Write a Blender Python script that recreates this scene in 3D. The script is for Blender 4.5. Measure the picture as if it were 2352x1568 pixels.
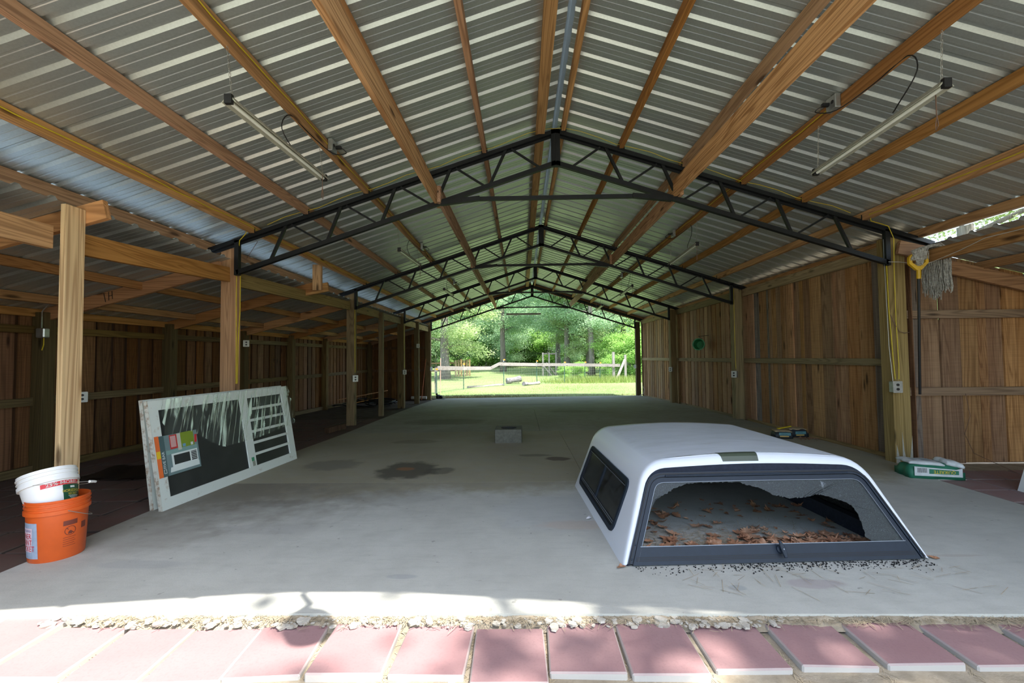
import bpy, bmesh, math, random
import numpy as np
from mathutils import Matrix, Vector
for o in list(bpy.data.objects): bpy.data.objects.remove(o)
SC = bpy.context.scene
COL = SC.collection
rnd = random.Random(7)
R = math.radians

# ---------------------------------------------------------------- camera, light, exposure
cam_d = bpy.data.cameras.new('camera'); cam = bpy.data.objects.new('camera', cam_d); COL.objects.link(cam)
cam_d.sensor_width = 36; cam_d.lens = 1012/2352*36; cam_d.clip_start = .05; cam_d.clip_end = 500
YAW, PIT, ROL, CH = .0207, .0359, -.0112, 1.22
Fw = Vector((-math.sin(YAW)*math.cos(PIT), math.cos(YAW)*math.cos(PIT), math.sin(PIT)))
Rt = Vector((math.cos(YAW), math.sin(YAW), 0)); Up = Rt.cross(Fw)
Rr = Rt*math.cos(ROL)+Up*math.sin(ROL); Ur = -Rt*math.sin(ROL)+Up*math.cos(ROL)
cam.matrix_world = Matrix(((Rr.x, Ur.x, -Fw.x, 0), (Rr.y, Ur.y, -Fw.y, 0), (Rr.z, Ur.z, -Fw.z, CH), (0, 0, 0, 1)))
SC.camera = cam
SUN = Vector((1.43, -1.36, 3.9)).normalized()
w = bpy.data.worlds.new('sky'); SC.world = w; w.use_nodes = True
nt = w.node_tree; bg = nt.nodes['Background']
sky = nt.nodes.new('ShaderNodeTexSky'); sky.sky_type = 'NISHITA'; sky.sun_disc = False
sky.sun_elevation = math.asin(SUN.z); sky.sun_rotation = math.atan2(SUN.x, SUN.y)
sky.air_density = 1.0; sky.dust_density = 1.5; sky.ozone_density = 1.0
shs = nt.nodes.new('ShaderNodeHueSaturation'); shs.inputs['Saturation'].default_value = .88; nt.links.new(sky.outputs[0], shs.inputs['Color']); nt.links.new(shs.outputs[0], bg.inputs[0]); bg.inputs[1].default_value = .42
sd = bpy.data.lights.new('sun', 'SUN'); sd.energy = 7.4; sd.angle = R(.53); sd.color = (1, .97, .92)
so = bpy.data.objects.new('sun', sd); COL.objects.link(so); so.location = (6, -6, 16)
so.rotation_euler = SUN.to_track_quat('Z', 'Y').to_euler()
vs = SC.view_settings; vs.view_transform = 'Standard'; vs.look = 'None'; vs.gamma = 1; vs.use_curve_mapping = False
vs.exposure = .9
try:
    SC.cycles.max_bounces = 10; SC.cycles.diffuse_bounces = 5; SC.cycles.glossy_bounces = 5
    SC.cycles.use_denoising = True; SC.cycles.sample_clamp_indirect = 8; SC.cycles.transparent_max_bounces = 12
except Exception: pass

# ---------------------------------------------------------------- helpers
WORG = {}
class MB:
    def __init__(s): s.v = []; s.f = []
    def add(s, vs_, fs):
        n = len(s.v); s.v += [tuple(p) for p in vs_]; s.f += [tuple(i+n for i in f) for f in fs]; return s
    def box(s, x0, x1, y0, y1, z0, z1, M=None):
        vv = [Vector((x, y, z)) for z in (z0, z1) for y in (y0, y1) for x in (x0, x1)]
        if M is not None: vv = [M @ p for p in vv]
        return s.add(vv, [(0, 2, 3, 1), (4, 5, 7, 6), (0, 1, 5, 4), (2, 6, 7, 3), (0, 4, 6, 2), (1, 3, 7, 5)])
    def beam(s, p0, p1, wd, h, up=(0, 0, 1), seg=1, jit=0):
        p0 = Vector(p0); p1 = Vector(p1); d = (p1-p0).normalized(); u = Vector(up); sd_ = d.cross(u).normalized(); u = sd_.cross(d).normalized()
        vv = []; ff = []
        for i in range(seg+1):
            c = p0.lerp(p1, i/seg)+Vector((rnd.uniform(-jit, jit), rnd.uniform(-jit, jit), rnd.uniform(-jit, jit)))
            for a, b in ((-1, -1), (1, -1), (1, 1), (-1, 1)): vv.append(c+sd_*a*wd/2+u*b*h/2)
        for i in range(seg):
            for k in range(4): ff.append((i*4+k, i*4+(k+1) % 4, i*4+4+(k+1) % 4, i*4+4+k))
        ff += [(3, 2, 1, 0), (seg*4, seg*4+1, seg*4+2, seg*4+3)]
        return s.add(vv, ff)
    def tube(s, pts, r, n=6, closed=False, rad=None):
        pts = [Vector(p) for p in pts]; m = len(pts); vv = []; ff = []; pu = None
        for i, p in enumerate(pts):
            a = pts[(i-1) % m] if (closed or i > 0) else p
            b = pts[(i+1) % m] if (closed or i < m-1) else p
            d = (b-a).normalized() if (b-a).length > 1e-9 else Vector((0, 0, 1))
            if pu is None: pu = d.orthogonal().normalized()
            pu = (pu-d*pu.dot(d)).normalized() if (pu-d*pu.dot(d)).length > 1e-6 else d.orthogonal().normalized()
            q = d.cross(pu); rr = rad[i] if rad else r
            for k in range(n):
                t = 2*math.pi*k/n; vv.append(p+(pu*math.cos(t)+q*math.sin(t))*rr)
        for i in range(m if closed else m-1):
            j = (i+1) % m
            for k in range(n): ff.append((i*n+k, i*n+(k+1) % n, j*n+(k+1) % n, j*n+k))
        if not closed: ff += [tuple(reversed(range(n))), tuple((m-1)*n+k for k in range(n))]
        return s.add(vv, ff)
    def lathe(s, prof, n=32, M=None, cap0=True, cap1=True):
        vv = []; ff = []; M = M or Matrix()
        for r_, z in prof:
            for k in range(n):
                t = 2*math.pi*k/n; vv.append(M @ Vector((r_*math.cos(t), r_*math.sin(t), z)))
        for i in range(len(prof)-1):
            for k in range(n): ff.append((i*n+k, i*n+(k+1) % n, (i+1)*n+(k+1) % n, (i+1)*n+k))
        if cap0: ff.append(tuple(reversed(range(n))))
        if cap1: ff.append(tuple((len(prof)-1)*n+k for k in range(n)))
        return s.add(vv, ff)
    def prism(s, poly, d0, d1, mp):
        n = len(poly); vv = [mp(p, d0) for p in poly]+[mp(p, d1) for p in poly]
        return s.add(vv, [tuple(reversed(range(n))), tuple(range(n, 2*n))]+[(i, (i+1) % n, n+(i+1) % n, n+i) for i in range(n)])
    def ring(s, outer, inner, h0, h1, mp, closed=True):
        n = len(outer); vv = []
        for L, h in ((outer, h0), (outer, h1), (inner, h1), (inner, h0)): vv += [mp(p, h) for p in L]
        ff = []
        for i in range(n if closed else n-1):
            j = (i+1) % n
            for a in range(4):
                b = (a+1) % 4; ff.append((a*n+i, a*n+j, b*n+j, b*n+i))
        return s.add(vv, ff)
    def text(s, body, size, mp, sx=1.0, align='CENTER'):
        cu = bpy.data.curves.new('t', 'FONT'); cu.body = body; cu.size = size; cu.align_x = align; cu.align_y = 'CENTER'; cu.resolution_u = 2
        ob = bpy.data.objects.new('t', cu); COL.objects.link(ob)
        dg = bpy.context.evaluated_depsgraph_get(); me = bpy.data.meshes.new_from_object(ob.evaluated_get(dg))
        vv = [mp((p.co.x*sx, p.co.y), 0) for p in me.vertices]; ff = [tuple(p.vertices) for p in me.polygons]
        bpy.data.objects.remove(ob); bpy.data.curves.remove(cu); bpy.data.meshes.remove(me)
        return s.add(vv, ff)
    def build(s, name, mat, parent=None, smooth=False, local=False, bevel=0, origin=None, fixn=True):
        V = [Vector(p) for p in s.v]
        lo = Vector([min(p[i] for p in V) for i in range(3)]); hi = Vector([max(p[i] for p in V) for i in range(3)])
        og = Vector(origin) if origin is not None else Vector(((lo.x+hi.x)/2, (lo.y+hi.y)/2, lo.z))
        me = bpy.data.meshes.new(name); me.from_pydata([p-og for p in V], [], s.f)
        if fixn:
            bm = bmesh.new(); bm.from_mesh(me); bmesh.ops.recalc_face_normals(bm, faces=bm.faces)
            if bevel: bmesh.ops.bevel(bm, geom=[e for e in bm.edges if len(e.link_faces) == 2 and e.calc_face_angle() > .5], offset=bevel, segments=1, affect='EDGES')
            bm.to_mesh(me); bm.free()
        if smooth:
            for p in me.polygons: p.use_smooth = True
            if smooth != 'all':
                try: me.set_sharp_from_angle(angle=R(40))
                except Exception: pass
        ob = bpy.data.objects.new(name, me); COL.objects.link(ob); me.materials.append(mat)
        place(ob, og, parent, local); return ob
def place(ob, og, parent=None, local=False):
    if parent:
        ob.parent = parent
        ob.location = og if local else og-WORG[parent.name]
        WORG[ob.name] = og if not local else og+WORG[parent.name]
    else: ob.location = og; WORG[ob.name] = Vector(og)
def tag(o, label=None, cat=None, group=None, kind=None):
    if label: o['label'] = label
    if cat: o['category'] = cat
    if group: o['group'] = group
    if kind: o['kind'] = kind
    return o
def empty(name, loc, rz=0, label=None, cat=None, group=None, kind=None, rot=None):
    o = bpy.data.objects.new(name, None); COL.objects.link(o); o.location = loc
    o.rotation_euler = rot if rot else (0, 0, rz); o.empty_display_size = .1; WORG[o.name] = Vector(loc)
    return tag(o, label, cat, group, kind)
def kids(o): return [c for c in bpy.data.objects if c.parent == o]
def copy_tree(o, loc=None, rz=None, parent=None):
    c = o.copy(); COL.objects.link(c)
    if parent: c.parent = parent
    if loc is not None: c.location = loc
    if rz is not None: c.rotation_euler[2] = rz
    WORG[c.name] = Vector(c.location)
    for ch in kids(o): copy_tree(ch, parent=c)
    return c
def inst(src, name, loc, parent=None, rz=0, scale=None):
    o = bpy.data.objects.new(name, src.data); COL.objects.link(o); place(o, Vector(loc), parent); o.rotation_euler = (0, 0, rz)
    if scale: o.scale = scale
    return o
def offset_poly(P, d):
    n = len(P); out = []
    A = sum(P[i][0]*P[(i+1) % n][1]-P[(i+1) % n][0]*P[i][1] for i in range(n)); sg = 1 if A > 0 else -1
    for i in range(n):
        a = Vector(P[i-1]); b = Vector(P[i]); c = Vector(P[(i+1) % n])
        e1 = (b-a).normalized(); e2 = (c-b).normalized()
        n1 = Vector((-e1.y, e1.x))*sg; n2 = Vector((-e2.y, e2.x))*sg; m = (n1+n2)
        m = m.normalized() if m.length > 1e-6 else n1
        k = d/max(.35, m.dot(n1)); out.append((b.x+m.x*k, b.y+m.y*k))
    return out
def rrect(x0, x1, y0, y1, r, n=5):
    out = []
    for cx, cy, a0 in ((x1-r, y0+r, -90), (x1-r, y1-r, 0), (x0+r, y1-r, 90), (x0+r, y0+r, 180)):
        for k in range(n+1): a = R(a0+90*k/n); out.append((cx+r*math.cos(a), cy+r*math.sin(a)))
    return out
def sstep(t): t = max(0, min(1, t)); return t*t*(3-2*t)

# ---------------------------------------------------------------- materials
def mat(name):
    m = bpy.data.materials.new(name); m.use_nodes = True; t = m.node_tree; return m, t, t.nodes['Principled BSDF']
def N(t, typ, **k):
    n = t.nodes.new(typ)
    for a, b in k.items(): setattr(n, a, b)
    return n
def mth(t, op, a, b=None, c=None):
    n = N(t, 'ShaderNodeMath', operation=op)
    for i, x in enumerate((a, b, c)):
        if x is None: continue
        if isinstance(x, (int, float)): n.inputs[i].default_value = x
        else: t.links.new(x, n.inputs[i])
    return n.outputs[0]
def mixc(t, f, a, b):
    n = N(t, 'ShaderNodeMix', data_type='RGBA'); ins = [n.inputs[0], n.inputs[6], n.inputs[7]]
    for i, x in zip(ins, (f, a, b)):
        if isinstance(x, (int, float)): i.default_value = x
        elif isinstance(x, tuple): i.default_value = (*x[:3], 1)
        else: t.links.new(x, i)
    return n.outputs[2]
def ramp(t, fac, stops):
    n = N(t, 'ShaderNodeValToRGB'); cr = n.color_ramp
    while len(cr.elements) < len(stops): cr.elements.new(.5)
    for e, (p, c) in zip(cr.elements, stops):
        e.position = p; e.color = (*c, 1) if isinstance(c, tuple) else (c, c, c, 1)
    t.links.new(fac, n.inputs[0]); return n.outputs[0]
def noise(t, vec, sc, det=4, rough=.55, dist=0):
    n = N(t, 'ShaderNodeTexNoise'); n.inputs['Scale'].default_value = sc; n.inputs['Detail'].default_value = det
    n.inputs['Roughness'].default_value = rough; n.inputs['Distortion'].default_value = dist
    t.links.new(vec, n.inputs['Vector']); return n.outputs['Fac']
def bump(t, b, h, s, d=.01):
    n = N(t, 'ShaderNodeBump'); n.inputs['Strength'].default_value = s; n.inputs['Distance'].default_value = d
    t.links.new(h, n.inputs['Height']); t.links.new(n.outputs[0], b.inputs['Normal'])
def objvec(t, rand=True, scale=(1, 1, 1), add=None):
    tc = N(t, 'ShaderNodeTexCoord'); v = tc.outputs['Object']
    if rand:
        oi = N(t, 'ShaderNodeObjectInfo'); c = N(t, 'ShaderNodeVectorMath', operation='ADD')
        k = N(t, 'ShaderNodeVectorMath', operation='SCALE'); k.inputs[0].default_value = (37, 23, 51); t.links.new(oi.outputs['Random'], k.inputs['Scale'])
        t.links.new(v, c.inputs[0]); t.links.new(k.outputs[0], c.inputs[1]); v = c.outputs[0]
    mp = N(t, 'ShaderNodeMapping'); mp.inputs['Scale'].default_value = scale; t.links.new(v, mp.inputs[0]); return mp.outputs[0]
def plain(name, col, rough=.6, metal=0, var=.15, sc=8, bmp=0, spec=.5):
    m, t, b = mat(name); v = objvec(t); f = noise(t, v, sc, 5)
    d = tuple(c*(1-var) for c in col); l = tuple(min(1, c*(1+var)) for c in col)
    t.links.new(ramp(t, f, [(.3, d), (.7, l)]), b.inputs['Base Color'])
    b.inputs['Roughness'].default_value = rough; b.inputs['Metallic'].default_value = metal; b.inputs['Specular IOR Level'].default_value = spec
    if bmp: bump(t, b, noise(t, v, sc*6, 4), bmp, .003)
    return m
def wood(name, axis, dark, mid, light, knots=1.0, var=.25, grain=1.0, rough=.75, huev=.02, cut=0):
    m, t, b = mat(name); s = [11, 11, 11]; s[axis] = .5
    v = objvec(t, True, tuple(s)); fine = [60, 60, 60]; fine[axis] = 1.2; v2 = objvec(t, True, tuple(fine))
    a = noise(t, v, .55, 2, .5, .6)
    rings = mth(t, 'SINE', mth(t, 'MULTIPLY', a, 95)); rings = mth(t, 'MULTIPLY_ADD', rings, .5, .5); rings = mth(t, 'POWER', rings, 2.2)
    fn = noise(t, v2, 1.0, 3, .6)
    base = mixc(t, ramp(t, noise(t, v, .35, 3), [(.3, 0), (.7, 1)]), mid, light)
    c = mixc(t, mth(t, 'MULTIPLY', rings, .55*grain), base, dark)
    c = mixc(t, mth(t, 'MULTIPLY', ramp(t, fn, [(.4, 0), (.75, 1)]), .35), c, tuple(x*.7 for x in dark))
    if cut:
        vc = [3, 3, 3]; vc[axis] = 70; c = mixc(t, mth(t, 'MULTIPLY', ramp(t, noise(t, objvec(t, True, tuple(vc)), 1, 2), [(.45, 0), (.8, 1)]), cut), c, tuple(x*.8 for x in dark))
    if knots:
        ks = [6.5, 6.5, 6.5]; ks[axis] = 1.5; vo = N(t, 'ShaderNodeTexVoronoi'); vo.inputs['Scale'].default_value = 1.0; t.links.new(objvec(t, True, tuple(ks)), vo.inputs['Vector'])
        k = ramp(t, vo.outputs['Distance'], [(.07, 1), (.16, 0)])
        c = mixc(t, mth(t, 'MULTIPLY', k, .85*knots), c, tuple(x*.28 for x in dark))
    hs = N(t, 'ShaderNodeHueSaturation'); oi = N(t, 'ShaderNodeObjectInfo'); rv = oi.outputs['Random']
    t.links.new(mth(t, 'MULTIPLY_ADD', rv, 2*var, 1-var), hs.inputs['Value'])
    r2 = mth(t, 'FRACT', mth(t, 'MULTIPLY', rv, 17.31)); t.links.new(mth(t, 'MULTIPLY_ADD', r2, .6*huev, .5-.3*huev), hs.inputs['Hue'])
    t.links.new(mth(t, 'MULTIPLY_ADD', mth(t, 'FRACT', mth(t, 'MULTIPLY', rv, 7.7)), .28, .82), hs.inputs['Saturation'])
    t.links.new(c, hs.inputs['Color']); t.links.new(hs.outputs[0], b.inputs['Base Color'])
    b.inputs['Roughness'].default_value = rough; b.inputs['Specular IOR Level'].default_value = .25
    bump(t, b, mth(t, 'ADD', mth(t, 'MULTIPLY', rings, -.3), fn), .35, .002); return m
PINE = ((.20, .085, .026), (.44, .215, .078), (.56, .30, .12))
TREAT = ((.13, .085, .032), (.28, .195, .085), (.38, .275, .13))
SAWN = ((.14, .062, .024), (.35, .178, .075), (.46, .265, .13))
W_PY = wood('purlin_wood_y', 1, *PINE); W_PX = wood('purlin_wood_x', 0, *PINE); W_PZ = wood('pine_wood_z', 2, *PINE)
W_GY = wood('girder_wood', 1, (.22, .10, .04), (.50, .27, .13), (.62, .37, .19), grain=1.3)
W_TZ = wood('treated_wood_z', 2, *TREAT); W_TY = wood('treated_wood_y', 1, *TREAT); W_TX = wood('treated_wood_x', 0, *TREAT)
W_POST = wood('fresh_post_wood', 2, (.30, .15, .05), (.62, .40, .17), (.74, .51, .25), grain=1.2, var=.06)
W_BZ = wood('sawn_board_wood', 2, *SAWN, var=.3, huev=.015, cut=.25)
W_BD = wood('sawn_board_wood_shaded', 2, (.06, .024, .008), (.17, .075, .026), (.23, .11, .04), var=.35, huev=.015, cut=.25)  # sawn wood darkened, shade of the left lean-to put into the colour
W_BDD = wood('shaded_back_board', 2, (.03, .014, .007), (.07, .035, .017), (.10, .05, .025), var=.3, huev=.015)  # near-black tone paints in the shade between and behind the front boards
W_BG = wood('weathered_grey_board', 2, (.08, .06, .05), (.20, .155, .125), (.30, .25, .21), var=.2, cut=.3); W_TM = wood('shaded_post_wood', 2, (.075, .05, .02), (.175, .12, .052), (.24, .17, .08)); W_TD = wood('shaded_treated_wood_y', 1, (.06, .038, .012), (.15, .10, .035), (.20, .135, .05)); W_TDZ = wood('shaded_treated_wood_z', 2, (.06, .038, .012), (.14, .095, .03), (.18, .125, .045))  # the treated woods here are darker copies with indoor shade put into the colour
W_RX = wood('brown_rail_wood_x', 0, (.10, .055, .03), (.24, .145, .08), (.31, .20, .11))
W_GREY = wood('weathered_rail_wood', 0, (.12, .095, .08), (.26, .235, .21), (.33, .30, .275), var=.12, huev=.005)
W_GREYZ = wood('weathered_post_wood', 2, (.13, .115, .09), (.24, .22, .19), (.30, .28, .25), var=.12, huev=.005)

def metal_sheet(name, col, rough, met):
    m, t, b = mat(name); v = objvec(t, False)
    f = noise(t, v, 70, 3, .6); f2 = noise(t, v, 1.3, 3)
    c = mixc(t, ramp(t, f, [(.35, 0), (.65, 1)]), tuple(x*.9 for x in col), col)
    c = mixc(t, mth(t, 'MULTIPLY', f2, .15), c, tuple(x*.75 for x in col))
    t.links.new(c, b.inputs['Base Color']); b.inputs['Metallic'].default_value = met
    t.links.new(mth(t, 'MULTIPLY_ADD', f2, .12, rough-.06), b.inputs['Roughness']); return m
M_ROOF = metal_sheet('galvalume_sheet', (.60, .64, .615), .38, .68)
M_FLASH = plain('blue_grey_flashing', (.30, .37, .43), .5, .3, .05)
M_STEEL = plain('black_truss_steel', (.007, .008, .009), .5, 0, .35, 14, spec=.35)
M_GALV = plain('galvanised_box', (.50, .53, .53), .38, .8, .12, 30)
M_OUTLET = plain('outlet_plate', (.62, .64, .58), .5, .2, .06)
M_BLACK = plain('black_plastic', (.012, .012, .013), .45)
M_YEL = plain('yellow_cable', (.62, .47, .02), .5); M_WHC = plain('white_cable', (.55, .53, .48), .6)
M_CHAIN = plain('steel_chain', (.45, .43, .38), .45, .6)
M_LWH = plain('lamp_housing', (.40, .39, .31), .5, 0, .08); M_TUBE = plain('lamp_tube_glass', (.88, .90, .80), .3, 0, .02)
M_BRCORD = plain('brown_pull_cord', (.16, .09, .06), .7)

def concrete(name, base, dark, stains_and_shade=(), far=None):
    m, t, b = mat(name); tc = N(t, 'ShaderNodeTexCoord'); v = tc.outputs['Object']
    f1 = noise(t, v, .55, 6, .6, .4); f2 = noise(t, v, 5, 8, .65); f3 = noise(t, v, 120, 3)
    mp = N(t, 'ShaderNodeMapping'); mp.inputs['Scale'].default_value = (2, 9, 1); t.links.new(v, mp.inputs[0]); f4 = noise(t, mp.outputs[0], 2.2, 6, .7)
    c = mixc(t, ramp(t, f1, [(.35, 0), (.68, 1)]), base, dark)
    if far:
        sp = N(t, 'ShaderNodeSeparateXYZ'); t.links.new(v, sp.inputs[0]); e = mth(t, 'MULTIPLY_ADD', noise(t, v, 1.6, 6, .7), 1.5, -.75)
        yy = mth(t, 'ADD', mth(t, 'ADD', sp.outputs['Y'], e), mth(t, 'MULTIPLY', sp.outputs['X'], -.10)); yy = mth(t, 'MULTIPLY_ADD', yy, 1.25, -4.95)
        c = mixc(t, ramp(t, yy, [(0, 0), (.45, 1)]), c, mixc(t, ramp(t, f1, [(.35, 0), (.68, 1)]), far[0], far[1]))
    c = mixc(t, mth(t, 'MULTIPLY', ramp(t, f2, [(.42, 0), (.75, 1)]), .35), c, tuple(x*.72 for x in dark))
    c = mixc(t, mth(t, 'MULTIPLY', ramp(t, f4, [(.5, 0), (.72, 1)]), .28), c, tuple(x*.7 for x in dark))
    c = mixc(t, mth(t, 'MULTIPLY', ramp(t, f3, [(.3, 1), (.45, 0)]), .18), c, tuple(x*.5 for x in dark))
    c = mixc(t, mth(t, 'MULTIPLY', ramp(t, noise(t, v, 14, 2), [(.70, 0), (.74, 1)]), .5), c, tuple(x*.42 for x in dark))
    for cx, cy, rx, ry, st, col in stains_and_shade:
        mp = N(t, 'ShaderNodeMapping'); mp.inputs['Location'].default_value = (-cx/rx, -cy/ry, 0); mp.inputs['Scale'].default_value = (1/rx, 1/ry, 0); t.links.new(v, mp.inputs[0])
        ln = N(t, 'ShaderNodeVectorMath', operation='LENGTH'); t.links.new(mp.outputs[0], ln.inputs[0])
        d = mth(t, 'ADD', ln.outputs['Value'], mth(t, 'MULTIPLY_ADD', noise(t, v, 6, 4), .9, -.45))
        c = mixc(t, mth(t, 'MULTIPLY', ramp(t, d, [(.72, 1), (1.0, 0)] if rx < 1 else [(.35, 1), (1.2, 0)]), st), c, col)
    t.links.new(c, b.inputs['Base Color']); b.inputs['Roughness'].default_value = .82; b.inputs['Specular IOR Level'].default_value = .3
    bump(t, b, mth(t, 'ADD', f3, mth(t, 'MULTIPLY', f4, .6)), .25, .003); return m
OIL = (.075, .066, .05)
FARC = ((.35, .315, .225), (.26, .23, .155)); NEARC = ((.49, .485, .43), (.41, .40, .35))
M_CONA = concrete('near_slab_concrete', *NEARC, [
    (.25, 3.55, .55, .45, .3, (.36, .37, .37)), (.42, 3.25, .35, .1, .35, (.45, .33, .25)), (1.55, 2.42, .16, .06, .5, (.33, .27, .27)), (-.68, 2.5, .1, .03, .4, (.25, .26, .27)), (1.12, 2.38, .05, .03, .5, (.28, .3, .3)), (-1.9, 3.2, .5, .12, .25, (.3, .29, .27)), (-2.3, 2.65, .35, .06, .3, (.3, .3, .3)), (-1.2, 3.9, .6, .25, .35, (.28, .27, .24)), (-2.1, 3.75, .35, .1, .5, (.2, .19, .17)), (2.6, 2.75, .2, .02, .4, (.36, .3, .25)), (-3.1, 4.1, 2.2, 1.15, .8, (.17, .15, .115)), (-.6, 4.6, 2.2, .55, .45, (.24, .225, .18)), (3.9, 3.9, 1.2, .6, .3, (.3, .29, .27)), (-2.9, 3.1, .9, .35, .4, (.25, .23, .19))], FARC)  # large soft ellipses at left and back mix dirt with painted light falloff
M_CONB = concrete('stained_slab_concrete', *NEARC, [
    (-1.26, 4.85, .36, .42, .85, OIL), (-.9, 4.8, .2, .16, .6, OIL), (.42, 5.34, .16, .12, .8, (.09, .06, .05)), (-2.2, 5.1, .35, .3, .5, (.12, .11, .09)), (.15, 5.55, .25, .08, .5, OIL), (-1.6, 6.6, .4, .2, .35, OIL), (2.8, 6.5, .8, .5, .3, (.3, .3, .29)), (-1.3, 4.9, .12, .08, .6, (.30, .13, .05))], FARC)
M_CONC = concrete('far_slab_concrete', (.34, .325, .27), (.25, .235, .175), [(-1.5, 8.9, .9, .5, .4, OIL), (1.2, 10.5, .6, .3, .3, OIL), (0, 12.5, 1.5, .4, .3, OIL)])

def slab_sub(name, base, dark, sc=8, rough=.9, bmp=.5):
    m, t, b = mat(name); v = objvec(t, False)
    f = noise(t, v, sc, 8, .65); f2 = noise(t, v, sc*7, 5, .7)
    c = mixc(t, ramp(t, f, [(.35, 0), (.65, 1)]), base, dark); c = mixc(t, mth(t, 'MULTIPLY', f2, .35), c, tuple(x*.5 for x in dark))
    t.links.new(c, b.inputs['Base Color']); b.inputs['Roughness'].default_value = rough; b.inputs['Specular IOR Level'].default_value = .2
    bump(t, b, mth(t, 'ADD', f, f2), bmp, .01); return m
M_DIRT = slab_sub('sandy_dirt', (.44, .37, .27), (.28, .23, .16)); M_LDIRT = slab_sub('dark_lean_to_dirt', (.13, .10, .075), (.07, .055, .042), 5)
def paver_mat(name, base, dust, amt, side=(.46, .43, .39)):
    m, t, b = mat(name); v = objvec(t, True)
    f = noise(t, v, 3, 6, .6); f2 = noise(t, v, 90, 3)
    c = mixc(t, mth(t, 'MULTIPLY', ramp(t, f, [(.3, 0), (.7, 1)]), amt), base, dust)
    c = mixc(t, mth(t, 'MULTIPLY', ramp(t, f2, [(.5, 0), (.75, 1)]), .35), c, tuple(x*.72 for x in base))
    geo = N(t, 'ShaderNodeNewGeometry'); sx = N(t, 'ShaderNodeSeparateXYZ'); t.links.new(geo.outputs['Normal'], sx.inputs[0])
    c = mixc(t, ramp(t, sx.outputs['Z'], [(.5, 1), (.9, 0)]), c, side)
    t.links.new(c, b.inputs['Base Color']); b.inputs['Roughness'].default_value = .85
    bump(t, b, f2, .25, .002); return m
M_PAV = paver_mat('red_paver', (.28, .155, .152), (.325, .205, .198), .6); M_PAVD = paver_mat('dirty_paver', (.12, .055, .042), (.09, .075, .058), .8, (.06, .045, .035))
M_PAVR = paver_mat('dusty_red_paver', (.25, .13, .12), (.24, .21, .19), .6, (.2, .17, .15))
def grass_mat(name, a, b_, c_):
    m, t, b = mat(name); v = objvec(t, False); f = noise(t, v, .35, 5, .6); f2 = noise(t, v, 9, 4, .7)
    c = mixc(t, ramp(t, f, [(.35, 0), (.65, 1)]), a, b_); c = mixc(t, ramp(t, f2, [(.45, 0), (.8, 1)]), c, c_)
    t.links.new(c, b.inputs['Base Color']); b.inputs['Roughness'].default_value = .9; b.inputs['Specular IOR Level'].default_value = .1
    bump(t, b, f2, .6, .03); return m
M_LAWN = grass_mat('lawn_grass', (.14, .215, .07), (.185, .24, .095), (.21, .225, .115))
def leaf_mat(name, c1, c2, c3, trans=.5):
    m, t, b = mat(name); v = objvec(t, True); f = noise(t, v, 1.1, 3); f2 = noise(t, v, 11, 2)
    c = mixc(t, ramp(t, f, [(.35, 0), (.65, 1)]), c1, c2); c = mixc(t, ramp(t, f2, [(.5, 0), (.72, 1)]), c, c3)
    t.links.new(c, b.inputs['Base Color']); b.inputs['Roughness'].default_value = .55; b.inputs['Specular IOR Level'].default_value = .35
    tr = N(t, 'ShaderNodeBsdfTranslucent'); t.links.new(c, tr.inputs[0]); mx = N(t, 'ShaderNodeMixShader'); mx.inputs[0].default_value = trans
    t.links.new(b.outputs[0], mx.inputs[1]); t.links.new(tr.outputs[0], mx.inputs[2]); t.links.new(mx.outputs[0], t.nodes['Material Output'].inputs[0]); return m
M_LEAFA = leaf_mat('oak_leaves', (.34, .47, .20), (.44, .55, .26), (.58, .62, .33))
M_LEAFB = leaf_mat('wood_leaves', (.30, .47, .26), (.40, .56, .33), (.52, .66, .42))
M_LEAFC = leaf_mat('shrub_leaves', (.28, .50, .11), (.36, .57, .16), (.48, .64, .24))
M_BARK = wood('bark', 2, (.07, .058, .048), (.18, .155, .13), (.26, .235, .205), knots=0, var=.15)

# ---------------------------------------------------------------- ground, slab, pavers
def fz(x, y):
    return -.00165*max(0, y-5)**2-.05*sstep((y-5)/3)*(4.2-x)/7.6
def gz(x, y):
    if y < 16: return -.075 if y < 5 else fz(0, y)-.12
    return -.30+max(0, y-25)*.02 if y > 17 else -.32+(y-16)*.02
def grid_mb(xs, ys, zf):
    mb = MB(); nx = len(xs); mb.v = [(x, y, zf(x, y)) for y in ys for x in xs]
    mb.f = [(j*nx+i, j*nx+i+1, (j+1)*nx+i+1, (j+1)*nx+i) for j in range(len(ys)-1) for i in range(nx-1)]; return mb
gd = grid_mb(list(np.linspace(-60, 60, 25)), [-60, -30, -10, 0, 2, 4, 6, 8, 10, 12, 14, 16.4], lambda x, y: gz(x, y)).build('ground', M_DIRT, origin=(0, 0, 0)); tag(gd, kind='structure')
lw = grid_mb(list(np.linspace(-90, 90, 91)), list(np.linspace(16.4, 26, 20))+list(np.linspace(27, 140, 50)), lambda x, y: gz(x, y)+.03+.03*math.sin(x*.7)*math.sin(y*.5)).build('lawn', M_LAWN, smooth='all', origin=(0, 0, 0)); tag(lw, kind='structure')
fy = grid_mb(list(np.linspace(-60, 60, 40)), list(np.linspace(-60, .2, 30)), lambda x, y: -.055+.02*math.sin(x*.7)*math.sin(y*.5)).build('front_lawn', grass_mat('thin_front_grass', (.25, .25, .19), (.31, .31, .24), (.33, .31, .26)), smooth='all', origin=(0, 0, 0)); tag(fy, kind='structure')
ll = grid_mb(list(np.linspace(-5.9, -2.9, 12)), list(np.linspace(-2, 16.1, 60)), lambda x, y: fz(x, y)-.045+rnd.uniform(-.01, .01)).build('floor_left', M_LDIRT, origin=(0, 0, 0), smooth='all'); tag(ll, kind='structure')
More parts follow.
